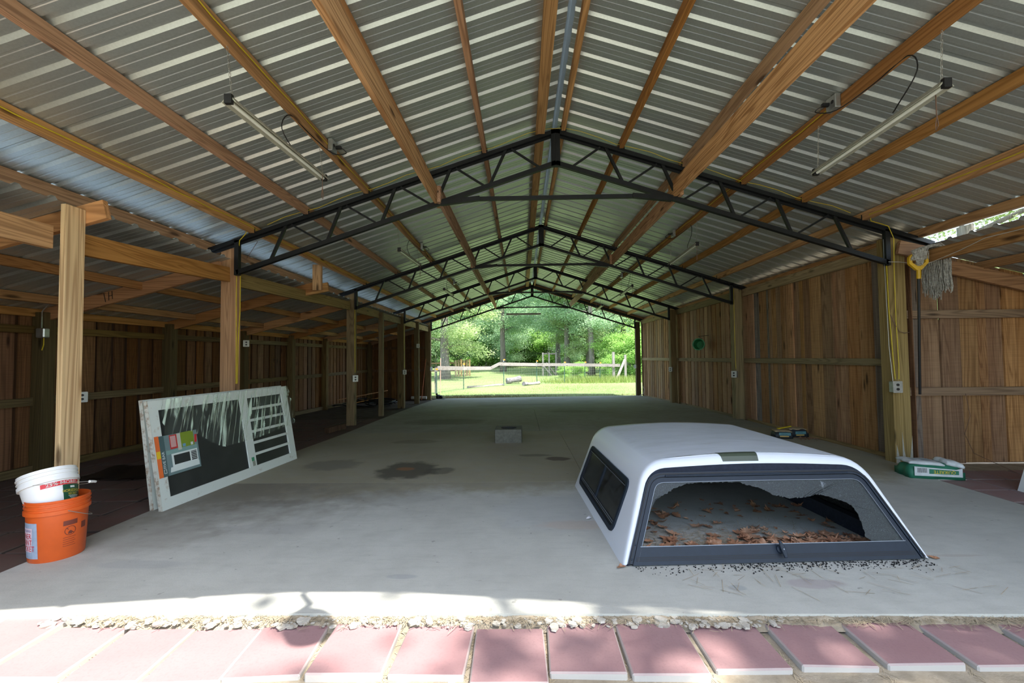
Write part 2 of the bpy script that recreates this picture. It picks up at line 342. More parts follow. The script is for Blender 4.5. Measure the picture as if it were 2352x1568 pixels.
fl = empty('floor', (0, 0, 0), kind='structure')
def slab(x0, x1, y0, y1, m, mm=lambda x, y: 0):
    nx = max(2, int((x1-x0)/.5)); ny = max(2, int((y1-y0)/.5)); mb = MB()
    xs = list(np.linspace(x0, x1, nx)); ys = list(np.linspace(y0, y1, ny))
    g = grid_mb(xs, ys, fz); n = len(g.v); g.v += [(x, y, z-.11) for x, y, z in g.v]
    idx = lambda i, j: j*nx+i
    for i in range(nx-1):
        g.f += [(idx(i, 0), idx(i+1, 0), idx(i+1, 0)+n, idx(i, 0)+n), (idx(i, ny-1), idx(i+1, ny-1), idx(i+1, ny-1)+n, idx(i, ny-1)+n)]
    for j in range(ny-1):
        g.f += [(idx(0, j), idx(0, j+1), idx(0, j+1)+n, idx(0, j)+n), (idx(nx-1, j), idx(nx-1, j+1), idx(nx-1, j+1)+n, idx(nx-1, j)+n)]
    return g.build('slab_panel', m, fl, origin=(0, 0, 0))
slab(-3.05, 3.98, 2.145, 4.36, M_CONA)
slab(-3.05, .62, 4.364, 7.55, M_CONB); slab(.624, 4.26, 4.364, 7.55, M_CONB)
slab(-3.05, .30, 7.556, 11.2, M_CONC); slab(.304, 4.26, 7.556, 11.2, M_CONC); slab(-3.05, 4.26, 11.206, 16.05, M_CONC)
# red pavers in front of the slab
def paver_mesh(sx, sy, h=.05, name='paver', m=M_PAV, parent=None, loc=(0, 0, 0)):
    mb = MB(); mb.box(-sx/2, sx/2, -sy/2, sy/2, 0, h); o = mb.build(name, m, parent, bevel=.006, origin=(0, 0, 0)); return o
wk = empty('walkway', (0, 1.9, -.08), kind='structure')
PX = [-3.30, -2.93, -2.57, -2.035, -1.705, -1.385, -1.08, -.745, -.41, -.085, .235, .555, .893, 1.243, 1.592, 1.938, 2.29, 2.63, 2.97]
MB().box(-3.4, 3.3, 1.735, 2.14, -.09, -.052).build('bedding', M_DIRT, wk)
grid_mb(list(np.linspace(-2.15, 3.4, 110)), [2.075, 2.10, 2.125, 2.144], lambda x, y: -.046+.034*sstep((y-2.075)/.06)+rnd.uniform(-.006, .006)).build('bedding', M_DIRT, wk, smooth='all')
pv0 = None
for i, x in enumerate(PX):
    if x == -2.57: x = -2.385
    if x == -2.93: x = -2.735
    if x == -3.30: x = -3.08
    edge_ = x < -2.2
    yy = 1.925+rnd.uniform(-.02, .02) +(.05 if edge_ else 0) if x < -.2 else (1.90, 1.955, 1.945, 1.985, 2.0, 2.01, 2.01, 2.01, 2.01, 2.01)[min(9, sum(1 for q in PX if -.2 < q < x))]
    o = paver_mesh(.308+rnd.uniform(-.006, .006), .335, .05, 'paver', M_PAV, wk) if pv0 is None else inst(pv0, 'paver', (0, 0, 0), wk)
    pv0 = pv0 or o
    o.location = Vector((x+.02, yy-.0, -.078+rnd.uniform(-.004, .006)))-WORG[wk.name]
    o.rotation_euler = (rnd.uniform(-.015, .015), rnd.uniform(-.02, .02), rnd.uniform(-.03, .03)+(.05 if x < -.9 else 0))
# left lean-to pavers, right lean-to pavers
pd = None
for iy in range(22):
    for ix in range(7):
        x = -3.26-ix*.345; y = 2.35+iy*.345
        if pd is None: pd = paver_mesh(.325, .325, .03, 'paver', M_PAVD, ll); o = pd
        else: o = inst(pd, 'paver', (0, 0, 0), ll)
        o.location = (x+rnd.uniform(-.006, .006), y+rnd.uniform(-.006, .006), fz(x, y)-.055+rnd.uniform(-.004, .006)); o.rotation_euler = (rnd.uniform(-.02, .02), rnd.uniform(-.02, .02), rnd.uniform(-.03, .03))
rl = MB().box(3.99, 7.4, -2, 5.15, -.12, -.045).build('floor_right', M_DIRT, origin=(0, 0, 0)); tag(rl, kind='structure')
pr0 = None
for iy in range(9):
    for ix in range(4):
        x = 4.165+ix*.335; y = 4.55-iy*.335
        if pr0 is None: pr0 = paver_mesh(.32, .32, .03, 'paver', M_PAVR, rl); o = pr0
        else: o = inst(pr0, 'paver', (0, 0, 0), rl)
        o.location = (x, y, -.035+rnd.uniform(-.003, .004)); o.rotation_euler = (0, 0, rnd.uniform(-.02, .02))
# rubble, straw, leaf crumbs (uncountable)
M_RUB = slab_sub('pale_rubble', (.62, .58, .50), (.45, .41, .34), 20); M_STRAW = plain('dry_needles', (.36, .29, .19), .8, 0, .35, 30)
def stone(mb, c, r):
    ico = [(math.cos(a)*math.cos(b), math.sin(a)*math.cos(b), math.sin(b)) for b in (-.6, .5) for a in [k*math.pi/3+b for k in range(6)]]
    sx, sy, sz = r*rnd.uniform(.7, 1.5), r*rnd.uniform(.6, 1.1), r*rnd.uniform(.25, .5)
    a = rnd.uniform(0, 6.28); ca, sa = math.cos(a), math.sin(a)
    vv = [(x*sx*rnd.uniform(.85, 1.15), y*sy*rnd.uniform(.85, 1.15), z*sz) for x, y, z in ico]
    vv = [(c[0]+x*ca-y*sa, c[1]+x*sa+y*ca, c[2]+z) for x, y, z in vv]
    mb.add(vv, [tuple(range(6))[::-1], tuple(range(6, 12))]+[(k, (k+1) % 6, 6+(k+1) % 6, 6+k) for k in range(6)])
mb = MB()
for i in range(420):
    x = rnd.uniform(-2.3, 1.2) if i < 330 else rnd.uniform(-3.4, 3.2); y = rnd.uniform(2.07, 2.14) if i < 300 else rnd.uniform(1.55, 1.77)
    stone(mb, (x, y, (-.022 if y > 2.0 else -.062)+rnd.uniform(0, .012)), rnd.choice((.006, .009, .012, .018, .026)))
tag(mb.build('rubble', M_RUB), 'broken pale concrete rubble along the slab edge', 'rubble', kind='stuff')
def needles(mb, n, fx, fy, z, L=.06, w_=.0012):
    for _ in range(n):
        x, y = fx(), fy(); a = rnd.uniform(0, 3.14); l = L*rnd.uniform(.4, 1.2); dx, dy = math.cos(a)*l/2, math.sin(a)*l/2; nx, ny = -math.sin(a)*w_, math.cos(a)*w_
        z0 = z+rnd.uniform(0, .008); z1 = z+rnd.uniform(0, .012); mb.add([(x-dx-nx, y-dy-ny, z0), (x-dx+nx, y-dy+ny, z0), (x+dx+nx, y+dy+ny, z1), (x+dx-nx, y+dy-ny, z1)], [(0, 1, 2, 3)])
mb = MB(); needles(mb, 2600, lambda: rnd.uniform(-2.1, 3.2), lambda: 2.14-abs(rnd.gauss(0, .03)), -.018)
needles(mb, 1400, lambda: rnd.choice(PX)+.18+rnd.gauss(0, .012), lambda: rnd.uniform(1.75, 2.1), -.056, .04)
needles(mb, 500, lambda: rnd.uniform(-3, 3.2), lambda: rnd.uniform(1.6, 1.76), -.06)
tag(mb.build('dry_needles', M_STRAW, fixn=False), 'dry pine needles caught between slab edge and red pavers', 'needles', kind='stuff')

# ---------------------------------------------------------------- roof
RX = .422; SL = .3265; ZC = 3.83; YS = [1.333, 4.991, 8.649, 12.307, 15.965]; Y0, Y1 = 1.0, 16.25
def zchord(x): return ZC-SL*abs(x-RX)
def zsheet(x): return zchord(x)+.092
PROF = [(0, 0), (.018, .022), (.046, .022), (.064, 0), (.108, 0), (.113, .0022), (.122, .0022), (.127, 0), (.166, 0), (.171, .0022), (.180, .0022), (.185, 0)]
ce = empty('ceiling', (RX, 8, 3.9), kind='structure')
def panel_mesh(x0, z0, x1, z1, name, parent, y, first=None, flip=1):
    mb = MB(); ys = [(k*.2286+a, h) for k in range(4) for a, h in PROF]+[(.9144, 0), (.9324, .022), (.95, .022)]
    n = len(ys)
    for (x, z) in ((x0, z0), (x1, z1)): mb.v += [(x, y+a, z+h) for a, h in ys]
    mb.f = [(i, i+1, n+i+1, n+i) for i in range(n-1)]
    return mb.build(name, M_ROOF, parent, fixn=False, origin=(x0, y, z0))
def roof_run(x0, z0, x1, z1, ya, yb, parent):
    p = None; y = ya
    while y < yb-.3:
        if p is None: p = panel_mesh(x0, z0, x1, z1, 'roof_panel', parent, y)
        else: inst(p, 'roof_panel', (x0, y, z0+(.0015 if int((y-ya)/.9144+.5) % 2 else 0)), parent)
        y += .9144
roof_run(RX-.03, zsheet(RX-.03), -3.70, zsheet(-3.70), Y0, Y1, ce)
roof_run(RX+.03, zsheet(RX+.03), 4.65, zsheet(4.65), Y0, Y1, ce)
MB().add([(RX-.12, Y0, zsheet(RX-.12)+.03), (RX, Y0, zsheet(RX)+.035), (RX+.12, Y0, zsheet(RX+.12)+.03), (RX-.12, Y1, zsheet(RX-.12)+.03), (RX, Y1, zsheet(RX)+.035), (RX+.12, Y1, zsheet(RX+.12)+.03)], [(0, 1, 4, 3), (1, 2, 5, 4)]).build('ridge_cap', M_FLASH, ce, fixn=False)
def purlin(x, parent, w_=.04, h=.089, m=W_PY, ya=Y0+.02, yb=Y1-.05):
    if x < -3.6: h = .125
    z = zchord(x)+.089-h/2
    MB().beam((x, ya, z), (x, yb, z), w_, h, seg=8, jit=.003).build('purlin', m, parent)
for x, w_ in ((.245, .10), (-.395, .045), (-1.08, .04), (-1.757, .05), (-2.455, .045), (-3.085, .05), (-3.63, .05), (.51, .045), (1.17, .045), (1.875, .05), (2.53, .05), (3.2, .05), (3.86, .05), (4.47, .05)):
    purlin(x, ce, w_)
# end rafters at the far gable
for sx, xe in ((-1, -3.7), (1, 4.7)):
    MB().beam((RX, 16.06, zchord(RX)+.0), (xe, 16.06, zchord(xe)+.0), .045, .17).build('gable_rafter', W_PX, ce)
# girders
for (x, za, zb, label) in ((-.93, 2.985, 3.085, 'heavy timber roof girder left of the ridge'), (1.79, 3.05, 3.115, 'heavy timber roof girder right of the ridge with bold grain')):
    g = empty('roof_girder', (x, YS[0], za), label=label, cat='beam')
    for i in range(4):
        z0 = za if i == 0 else zb-.012; dx = .022*(1 if i % 2 else -1)
        MB().beam((x+dx, YS[i]-.1, z0), (x+dx, YS[i+1]+.15, zb),   .04, .184, seg=3, jit=.002).build('timber', W_GY, g)

# ---------------------------------------------------------------- steel trusses
def truss(Y, label):
    t = empty('steel_truss', (RX, Y, 2.21), label=label, cat='truss', group='black steel roof trusses')
    for s in (-1, 1):
        nm = MB(); xo = RX+s*3.69; xe = RX+s*(4.05 if s < 0 else 4.2)
        nm.beam((RX, Y, ZC-.02), (xe, Y, zchord(xe)-.02), .05, .045); nm.beam((RX, Y+.022, ZC-.045), (xe, Y+.022, zchord(xe)-.045), .005, .05)
        nm.build('top_chord', M_STEEL, t)
        MB().beam((RX, Y, 3.42+.02), (xo, Y, 2.2125+.02), .05, .05).build('bottom_chord', M_STEEL, t)
        MB().beam((xo, Y, 2.20), (xo, Y, zchord(xo)-.02), .05, .05, up=(1, 0, 0)).build('end_post', M_STEEL, t)
        zb = lambda d: 3.42+.02-d*(3.42-2.2125)/3.69
        zt = lambda d: ZC-.04-d*SL
        bt = [.17, .80, 1.42, 2.05, 2.68, 3.34]; tp = [.54, 1.18, 1.82, 2.45, 3.09]
        for i in range(5):
            MB().beam((RX+s*bt[i], Y, zb(bt[i])), (RX+s*(tp[i]-.03), Y, zt(tp[i])), .022, .022).build('web_bar', M_STEEL, t)
            MB().beam((RX+s*(tp[i]+.03), Y, zt(tp[i])), (RX+s*(bt[i+1]-.03), Y, zb(bt[i+1])), .03, .03).build('web_bar', M_STEEL, t)
        for x in ((-.395, -1.757, -2.455, -3.085) if s < 0 else (.51, 1.17, 1.875, 2.53, 3.2, 3.86)):
            mb = MB(); mb.box(x-.035, x+.035, Y-.03, Y-.024, zchord(x)-.01, zchord(x)+.06); mb.box(x-.01, x+.01, Y-.042, Y-.03, zchord(x)+.015, zchord(x)+.035)
            mb.build('clip', M_STEEL, t)
    for s in (-1, 1): MB().beam((RX+s*.0255, Y, 3.40), (RX+s*.0255, Y, ZC), .05, .05, up=(1, 0, 0)).build('king_post', M_STEEL, t)
    MB().beam((-.77, Y-.03, 3.03), (1.58, Y-.03, 3.03), .04, .042).build('tie_bar', M_STEEL, t)
    for a, b_ in ((-.90, -.45), (1.72, 1.28)): MB().beam((a, Y-.035, 2.985), (b_, Y-.035, 3.035), .05, .05).build('tie_bracket', M_STEEL, t)
for i, l in ((1, 'black steel roof truss nearest the camera'), (2, 'second black steel roof truss from the front'), (3, 'third black steel roof truss from the front'), (4, 'farthest black steel truss at the back opening'), (0, 'black steel truss at the front gable overhead')):
    truss(YS[i], l)

# ---------------------------------------------------------------- posts
def post(x, y, sx, sy, z1, label, m=W_TZ, name='wooden_post', cap=False, plank=0, zb=None):
    z0 = (fz(x, y)-.05) if zb is None else zb
    p = empty(name, (x, y, z0), label=label, cat='post')
    MB().box(x-sx/2, x+sx/2, y-sy/2, y+sy/2, z0, z1).build('timber', m, p, bevel=.004)
    if plank: MB().box(x+sx/2+.001, x+sx/2+.04, y-sy/2+.03, y+sy/2, z0, z1-.25).build('side_plank', W_TZ, p)
    if cap: MB().box(x-sx/2-.01, x+sx/2+.01, y-sy/2, y+sy/2, z1, z1+.006).build('steel_cap', M_GALV, p)
    return p
post(-3.31, 3.165, .04, .15, 2.372, 'pale pine post nearest the camera behind the buckets', W_POST)
post(-3.40, 5.078, .18, .095, 2.53, 'post with yellow cables behind the leaning screen doors', W_PZ, cap=True)
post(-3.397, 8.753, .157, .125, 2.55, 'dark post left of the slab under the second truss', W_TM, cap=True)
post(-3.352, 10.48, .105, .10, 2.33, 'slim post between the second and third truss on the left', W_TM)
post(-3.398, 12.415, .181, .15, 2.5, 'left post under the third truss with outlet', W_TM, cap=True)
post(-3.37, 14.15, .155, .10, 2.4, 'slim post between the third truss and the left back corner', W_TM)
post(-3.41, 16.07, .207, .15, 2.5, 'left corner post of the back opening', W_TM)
post(4.245, 5.105, .19, .15, 2.53, 'large right post with mop and outlet box', W_TZ, cap=False)
rp1 = [o for o in bpy.data.objects if o.get('label') == 'large right post with mop and outlet box'][0]
M_PALE = plain('bare_pale_wood', (.42, .40, .33), .8, 0, .15, 20)
for tr in ([(4.155, 0), (4.20, 0), (4.165, .20)], [(4.225, 0), (4.27, 0), (4.245, .14), (4.23, .34)], [(4.30, 0), (4.338, 0), (4.338, .30), (4.315, .12)]): MB().prism(tr, 0, .0015, lambda p, h: Vector((p[0], 5.029-h, p[1]))).build('pale_patch', M_PALE, rp1)
post(4.24, 8.755, .17, .15, 2.53, 'right post under the second truss', cap=True)
post(4.24, 12.415, .16, .15, 2.5, 'right post under the third truss', W_TM)
post(4.22, 16.07, .16, .15, 2.45, 'right corner post of the back opening', W_TM)
post(-3.35, 1.33, .16, .14, 2.5, 'left front corner post of the shed'); post(4.24, 1.33, .16, .14, 2.5, 'right front corner post of the shed')

# ---------------------------------------------------------------- walls of boards
def bwall(name, axis, a0, a1, plane, zb, zt, dirn, first_tight=None, mats=(W_BZ, W_BD), wr=(.14, .19), gap=(.035, .055)):
    wl = empty(name, (plane if axis == 'y' else a0, a0 if axis == 'y' else plane, zb(a0)), kind='structure')
    a = a0; k = 0
    while a < a1:
        tight = first_tight and first_tight(a); wd = rnd.choice((.09, .13, .17, .21, .24))*rnd.uniform(.9, 1.1) if tight else rnd.uniform(*wr); g = rnd.uniform(.002, .006) if tight else rnd.uniform(*gap)
        wd = min(wd, a1-a+.02); tl = rnd.uniform(-.004, .004); off = rnd.uniform(0, .006)+(rnd.choice((0, 0, .018)) if tight else 0)
        z0 = zb(a+wd/2)+rnd.uniform(0, .02); z1 = lambda q: zt(q)
        def brd(s0, s1, d0, d1, m, mat_, zz0):
            mb = MB(); vv = []
            for d in (d0, d1):
                for (q, z) in ((s0, zz0), (s1, zz0), (s1+tl, z1(s1)), (s0+tl, z1(s0))): vv.append((plane+dirn*d, q, z) if axis == 'y' else (q, plane+dirn*d, z))
            mb.add(vv, [(0, 1, 2, 3), (7, 6, 5, 4), (0, 4, 5, 1), (1, 5, 6, 2), (2, 6, 7, 3), (3, 7, 4, 0)]); mb.build('board', mat_, wl)
        brd(a, a+wd, off, off+.022, 0, W_BG if tight and off > .017 and mats[0] is W_BZ and rnd.random() < .5 else mats[0], z0)
        if not tight: brd(a+wd-.025, a+wd+g+.025, .03+off, .05+off, 0, mats[1], z0)
        a += wd+g; k += 1
    return wl
tz = lambda y: 2.52
wr_ = bwall('wall_right', 'y', 5.16, 16.1, 4.37, lambda y: fz(4.3, y)-.03, tz, 1, first_tight=lambda y: y < 8.6, mats=(W_BZ, W_BDD))
MB().box(4.45, 4.46, 5.1, 16.2, -.4, 2.42).build('backing', W_BD, wr_)
for i in range(3):
    a, b_ = ((5.19, 8.67), (8.84, 12.33), (12.5, 15.99))[i]
    MB().beam((4.35, a, 1.11), (4.35, b_, 1.11), .038, .088, seg=3, jit=.002).build('rail', W_TY, wr_)
    MB().beam((4.35, a, 2.43), (4.35, b_, 2.43), .038, .14, seg=3, jit=.002).build('rail', W_TY, wr_)
    MB().beam((4.38, a, fz(4.3, a)-.01), (4.38, b_, fz(4.3, b_)-.01), .05, .06).build('sill', W_TY, wr_)
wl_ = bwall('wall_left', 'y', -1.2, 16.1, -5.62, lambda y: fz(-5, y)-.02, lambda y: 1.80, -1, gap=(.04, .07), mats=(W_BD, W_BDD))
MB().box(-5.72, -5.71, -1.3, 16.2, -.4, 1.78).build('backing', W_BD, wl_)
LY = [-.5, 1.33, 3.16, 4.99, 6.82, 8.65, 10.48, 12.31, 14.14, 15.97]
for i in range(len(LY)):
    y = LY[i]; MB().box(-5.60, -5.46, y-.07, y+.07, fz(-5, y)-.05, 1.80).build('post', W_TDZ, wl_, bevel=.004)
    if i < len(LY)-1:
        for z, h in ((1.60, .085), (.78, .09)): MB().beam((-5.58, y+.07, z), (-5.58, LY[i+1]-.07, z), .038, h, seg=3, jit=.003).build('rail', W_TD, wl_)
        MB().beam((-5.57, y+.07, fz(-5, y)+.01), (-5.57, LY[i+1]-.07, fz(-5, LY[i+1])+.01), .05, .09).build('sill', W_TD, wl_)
wb_ = bwall('wall_back', 'x', -5.6, -3.56, 16.1, lambda x: -.33, lambda x: 1.86+(x+5.6)*.256, 1, gap=(.004, .012), mats=(W_BD, W_BD))
for z in (1.60, .78): MB().beam((-5.5, 16.07, z), (-3.45, 16.07, z), .04, .09).build('rail', W_BD, wb_)
wlf = bwall('wall_left_front', 'x', -5.6, -3.48, 1.26, lambda x: -.05, lambda x: 1.86+(x+5.6)*.256, -1, gap=(.004, .012), mats=(W_BD, W_BD))
wf_ = bwall('wall_right_back', 'x', 4.34, 7.4, 5.20, lambda x: -.05, lambda x: 2.50-(x-4.34)*.25, 1, first_tight=lambda x: True, mats=(W_BZ, W_BD))
MB().box(4.3, 7.4, 5.245, 5.25, -.05, 1.6).build('backing', W_BD, wf_)
for z in (1.66, .775): MB().beam((4.34, 5.165, z), (7.4, 5.165, z), .04, .093, seg=4, jit=.003).build('rail', W_RX, wf_)
wrr = bwall('wall_right_side', 'y', -1.2, 5.2, 7.42, lambda y: -.06, lambda y: 1.62, 1, mats=(W_BZ, W_BD))

# ---------------------------------------------------------------- lean-to roofs
cl = empty('ceiling_left', (-4.5, 8, 2.0), kind='structure')
zr = lambda x: 1.82+(x+5.06)*.256          # rafter underside
roof_run(-3.37, zr(-3.37)+.152, -6.0, zr(-6.0)+.152, -1.3, 16.3, cl)
for i, y in enumerate(LY):
    xe = -3.15 if y in (3.16, 6.82) else -3.475; y += .08 if y == 3.16 else 0
    MB().beam((-5.62, y+.02, zr(-5.62)+.075), (xe, y+.02, zr(xe)+.075), .042, .145, seg=3, jit=.003).build('rafter', W_PX, cl)
mb = MB(); pm = lambda p, h: Vector((-4.76+p[0], 4.9885-h, 1.985+(-4.76+p[0]+4.76)*.256+p[1]))
for a, b_, c, d in ((-.075, .05, -.050, -.06), (-.018, .05, -.012, -.05), (.022, .05, .030, -.045), (-.012, .0, .028, .0)):
    vx, vy = c-a, d-b_; L_ = math.hypot(vx, vy); nx_, ny_ = -vy/L_*.004, vx/L_*.004; mb.prism([(a-nx_, b_-ny_), (c-nx_, d-ny_), (c+nx_, d+ny_), (a+nx_, b_+ny_)], 0, .001, pm)
mb.build('pencil_marks', M_BLACK, cl)
for x in (-4.40, -5.14, -5.58):
    MB().beam((x, -1.2, zr(x)+.104), (x, 16.2, zr(x)+.104), .04, .089, seg=10, jit=.004).build('purlin', W_PY, cl)
MB().box(-3.24, -3.10, 6.76, 6.80, 2.30, 2.70).build('hanger_block', W_PZ, cl)
MB().beam((-3.02, 6.84, 2.36), (-3.5, 6.84, 2.27), .04, .14).build('rafter_end', W_PX, cl)
# header beams along the left post line
ed = [(1.35, 3.085), (3.245, 5.02), (5.15, 8.62), (8.82, 10.42), (10.54, 12.28), (12.48, 14.08), (14.2, 15.95)]
for a, b_ in ed:
    za = 2.125 if a < 4 else 2.19; z2 = 2.21 if a < 4 else 2.275
    z0 = 2.125 if a < 3.2 else (2.125 if a < 4 else (2.18 if a < 6 else 2.26)); z1 = 2.215 if 3.2 < a < 4 else (2.275 if a > 4 else 2.125)
    MB().beam((-3.40, a, z0), (-3.40, b_, z1), .05, .165, seg=4, jit=.003).build('header', W_PY if a < 4 else W_TY, cl)
cr = empty('ceiling_right', (5.6, 3, 2.2), kind='structure')
zq = lambda x: 2.33-(x-4.45)*.25
roof_run(4.60, zq(4.60)+.145, 7.6, zq(7.6)+.145, -1.2, 5.5, cr)
for y in (5.12, 3.16, 1.3): MB().beam((4.40, y, zq(4.40)-.02), (7.5, y, zq(7.5)-.02), .042, .15).build('rafter', W_PX, cr)
for x in (5.3, 6.1, 6.9): MB().beam((x, -1.1, zq(x)+.095), (x, 5.2, zq(x)+.095), .04, .088).build('purlin', W_PY, cr)
MB().beam((4.36, 1.2, 2.235), (4.36, 4.99, 2.25), .045, .125, seg=4, jit=.002).build('header', W_PY, cr)
MB().beam((4.22, 4.97, 2.40), (4.75, 4.97, 2.27), .04, .15).build('rafter_end', W_PX, cr)
# gable lamp whose shadow falls on the slab edge
gl = empty('gable_lamp', (.17, .955, 3.2), label='black shaded lamp on the front gable peak above the opening', cat='lamp')
MB().lathe([(.03, .12), (.085, .10), (.105, .02), (.11, -.10), (.10, -.11)], 20, Matrix.Translation((.17, .955, 3.22))).build('shade', M_BLACK, gl, smooth=True)
MB().tube([(.17, .955, 3.34), (.20, .955, 3.5), (.26, .96, 3.62), (.24, .99, 3.80)], .022, 8).build('arm', M_BLACK, gl)

# ---------------------------------------------------------------- hanging tube lamps
def chain_parts(p, top, bot, name='chain'):
    mb = MB(); z = top[2]; k = 0; top = Vector(top); bot = Vector(bot); n = max(3, int((top-bot).length/.026))
    for i in range(n):
        c = top.lerp(bot, (i+.5)/n); a = Vector((1, 0, 0)) if i % 2 else Vector((0, 1, 0))
        mb.tube([c+a*.006*math.cos(t)+Vector((0, 0, .0165*math.sin(t))) for t in [j*math.pi/3 for j in range(6)]], .0016, 3, closed=True)
    return tag(mb.build(name, M_CHAIN, p), kind='stuff')
def lamp(x, y0, zf, zb_, label, px, cordside=1, L=1.27):
    y1 = y0+L; t = empty('tube_lamp', (x, y0, zf), label=label, cat='lamp', group='hanging shop lamps'); d0 = Vector((x, y0, zf)); d1 = Vector((x, y1, zb_))
    sec = [(-.045, -.012), (-.012, .03), (.012, .03), (.045, -.012), (.040, -.014), (.010, .018), (-.010, .018), (-.040, -.014)]
    mb = MB(); n = len(sec)
    mb.v = [tuple(d+Vector((a, 0, b))) for d in (d0, d1) for a, b in sec]; mb.f = [(i, (i+1) % n, n+(i+1) % n, n+i) for i in range(n)]+[tuple(range(n)), tuple(range(n, 2*n))]
    mb.build('reflector', M_LWH, t)
    MB().tube([d0+Vector((0, .02, -.004)), d1+Vector((0, -.02, -.004))], .0125, 10).build('glass_tube', M_TUBE, t, smooth=True)
    for d, s in ((d0, -1), (d1, 1)): MB().box(x-.022, x+.022, d.y-.012, d.y+.012, d.z-.022, d.z+.034).build('end_cap', M_BLACK, t)
    for d in (d0+Vector((0, .03, .03)), d1+Vector((0, -.03, .03))): chain_parts(t, (px, d.y, zchord(px)+.02), d)
    e = d1 if cordside > 0 else d0; s = -1 if cordside > 0 else 1
    mb = MB(); a = e+Vector((.03, s*.10, .0)); mb.tube([a, a+Vector((0, 0, -.12)), a+Vector((.008, 0, -.19)), a+Vector((0, .008, -.22)), a+Vector((-.008, 0, -.19)), a+Vector((0, -.003, -.13))], .003, 4)
    mb.build('pull_cord', M_BRCORD, t); return t
LL = ['tube lamp hanging on chains nearest on the left roof slope', 'second tube lamp on the left roof slope behind the first truss', 'third tube lamp on the left roof slope behind the second truss', 'farthest tube lamp on the left roof slope near the back opening']
LR = ['tube lamp hanging on chains nearest on the right roof slope', 'second tube lamp on the right roof slope behind the first truss', 'third tube lamp on the right roof slope behind the second truss', 'farthest tube lamp on the right roof slope near the back opening']
for i in range(4):
    lamp(-1.72, 2.53+3.658*i, 2.765, 2.815, LL[i], -1.757, 1); lamp(2.51, 2.58+3.658*i, 2.79, 2.75, LR[i], 2.53, -1, 1.15)
t = empty('tube_lamp', (.2, 15.7, 2.75), label='grey tube lamp hanging crosswise below the farthest truss tie bar', cat='lamp', group='hanging shop lamps')
MB().box(-.52, .72, 15.66, 15.74, 2.74, 2.79).build('reflector', M_LWH, t); MB().tube([(-.5, 15.7, 2.735), (.7, 15.7, 2.735)], .012, 8).build('glass_tube', M_TUBE, t)
for x in (-.45, .65): MB().tube([(x, 15.72, 2.79), (x, 15.95, 3.02)], .003, 4).build('chain', M_CHAIN, t)
# junction boxes and plugs on the purlins, black cords down to the lamps
def jbox(x, y, side, label, lamp_end):
    z = zchord(x)+.045; t = empty('junction_box', (x, y, z), label=label, cat='junction box', group='steel junction boxes on the purlins')
    MB().box(x+side*.03, x+side*.075, y-.055, y+.055, z-.055, z+.055).build('steel_box', M_GALV, t, bevel=.006)
    for dy in (-.022, .022): MB().lathe([(.014, 0), (.014, .004)], 12, Matrix.Translation((x+side*.075, y+dy, z)) @ Matrix.Rotation(side*math.pi/2, 4, 'Y')).build('socket', M_BLACK, t)
    MB().box(x+side*.075, x+side*.125, y+.01, y+.035, z-.012, z+.012).build('plug', M_BLACK, t)
    c = Vector(lamp_end); p = [Vector((x+side*.12, y+.02, z)), Vector((x+side*.16, y+.05, z-.04)), Vector((x+side*.09, y-.08, z-.10)), Vector((x+side*.01, y-.35, z-.06)), Vector((x-.01, y-.62, z-.05)), Vector((x-.03, y-.70, z-.2)), c.lerp(Vector((x, y-.7, z-.25)), .35)+Vector((-.03, 0, -.02)), c]
    q = []
    for i in range(len(p)-1):
        a = p[max(0, i-1)]; b = p[i]; c2 = p[i+1]; d = p[min(len(p)-1, i+2)]
        for k in range(5):
            s = k/5; q.append(.5*((2*b)+(-a+c2)*s+(2*a-5*b+4*c2-d)*s*s+(-a+3*b-3*c2+d)*s**3))
    q.append(p[-1]); MB().tube(q, .0042, 5).build('power_cord', M_BLACK, t, smooth=True)
for i in range(4):
    o = ('nearest', 'second', 'third', 'farthest')[i]
    jbox(-1.757, 3.93+3.658*i, 1, f'{o} steel socket box with black plug on the left purlin', (-1.72, 3.55+3.658*i, 2.84))
    jbox(2.53, 3.45+3.658*i, -1, f'{o} steel socket box with black plug on the right purlin', (2.51, 2.95+3.658*i, 2.83))

# ---------------------------------------------------------------- cables
def cable(pts, label, r=.0045, m=None, name='cable', sag=0, n=5, cat='cable'):
    o = MB().tube(pts, r, n).build(name, m or M_YEL, smooth=True); tag(o, label, cat); return o
def wig(p0, p1, n, a=.006): return [Vector(p0).lerp(Vector(p1), i/n)+Vector((0, 0, rnd.uniform(-a, a)-a*math.sin(i*1.1))) for i in range(n+1)]
z_ = lambda x, f: zchord(x)+f
cable(wig((-1.727, 1.3, z_(-1.757, .055)), (-1.727, 3.86, z_(-1.757, .05)), 14)+wig((-1.727, 4.0, z_(-1.757, .04)), (-1.722, 16, z_(-1.757, .05)), 50), 'yellow cable along the purlin above the left tube lamps')
cable(wig((-3.055, 1.3, z_(-3.085, .05)), (-3.055, 16, z_(-3.085, .05)), 70), 'yellow cable along the purlin nearest the left eave')
cable(wig((2.50, 3.5, z_(2.53, .05)), (2.50, 16, z_(2.53, .05)), 60), 'yellow cable along the purlin above the right tube lamps')
cable(wig((3.83, 1.3, z_(3.86, .05)), (3.83, 4.85, z_(3.86, .03)), 20)+[(3.88, 4.90, 2.68), (4.0, 4.93, 2.66), (4.10, 4.94, 2.63), (4.17, 4.96, 2.5), (4.185, 4.99, 2.2), (4.19, 5.0, 1.6), (4.20, 5.0, 1.1), (4.195, 5.0, .93)], 'yellow cable from the right purlin down the mop post to the socket box')
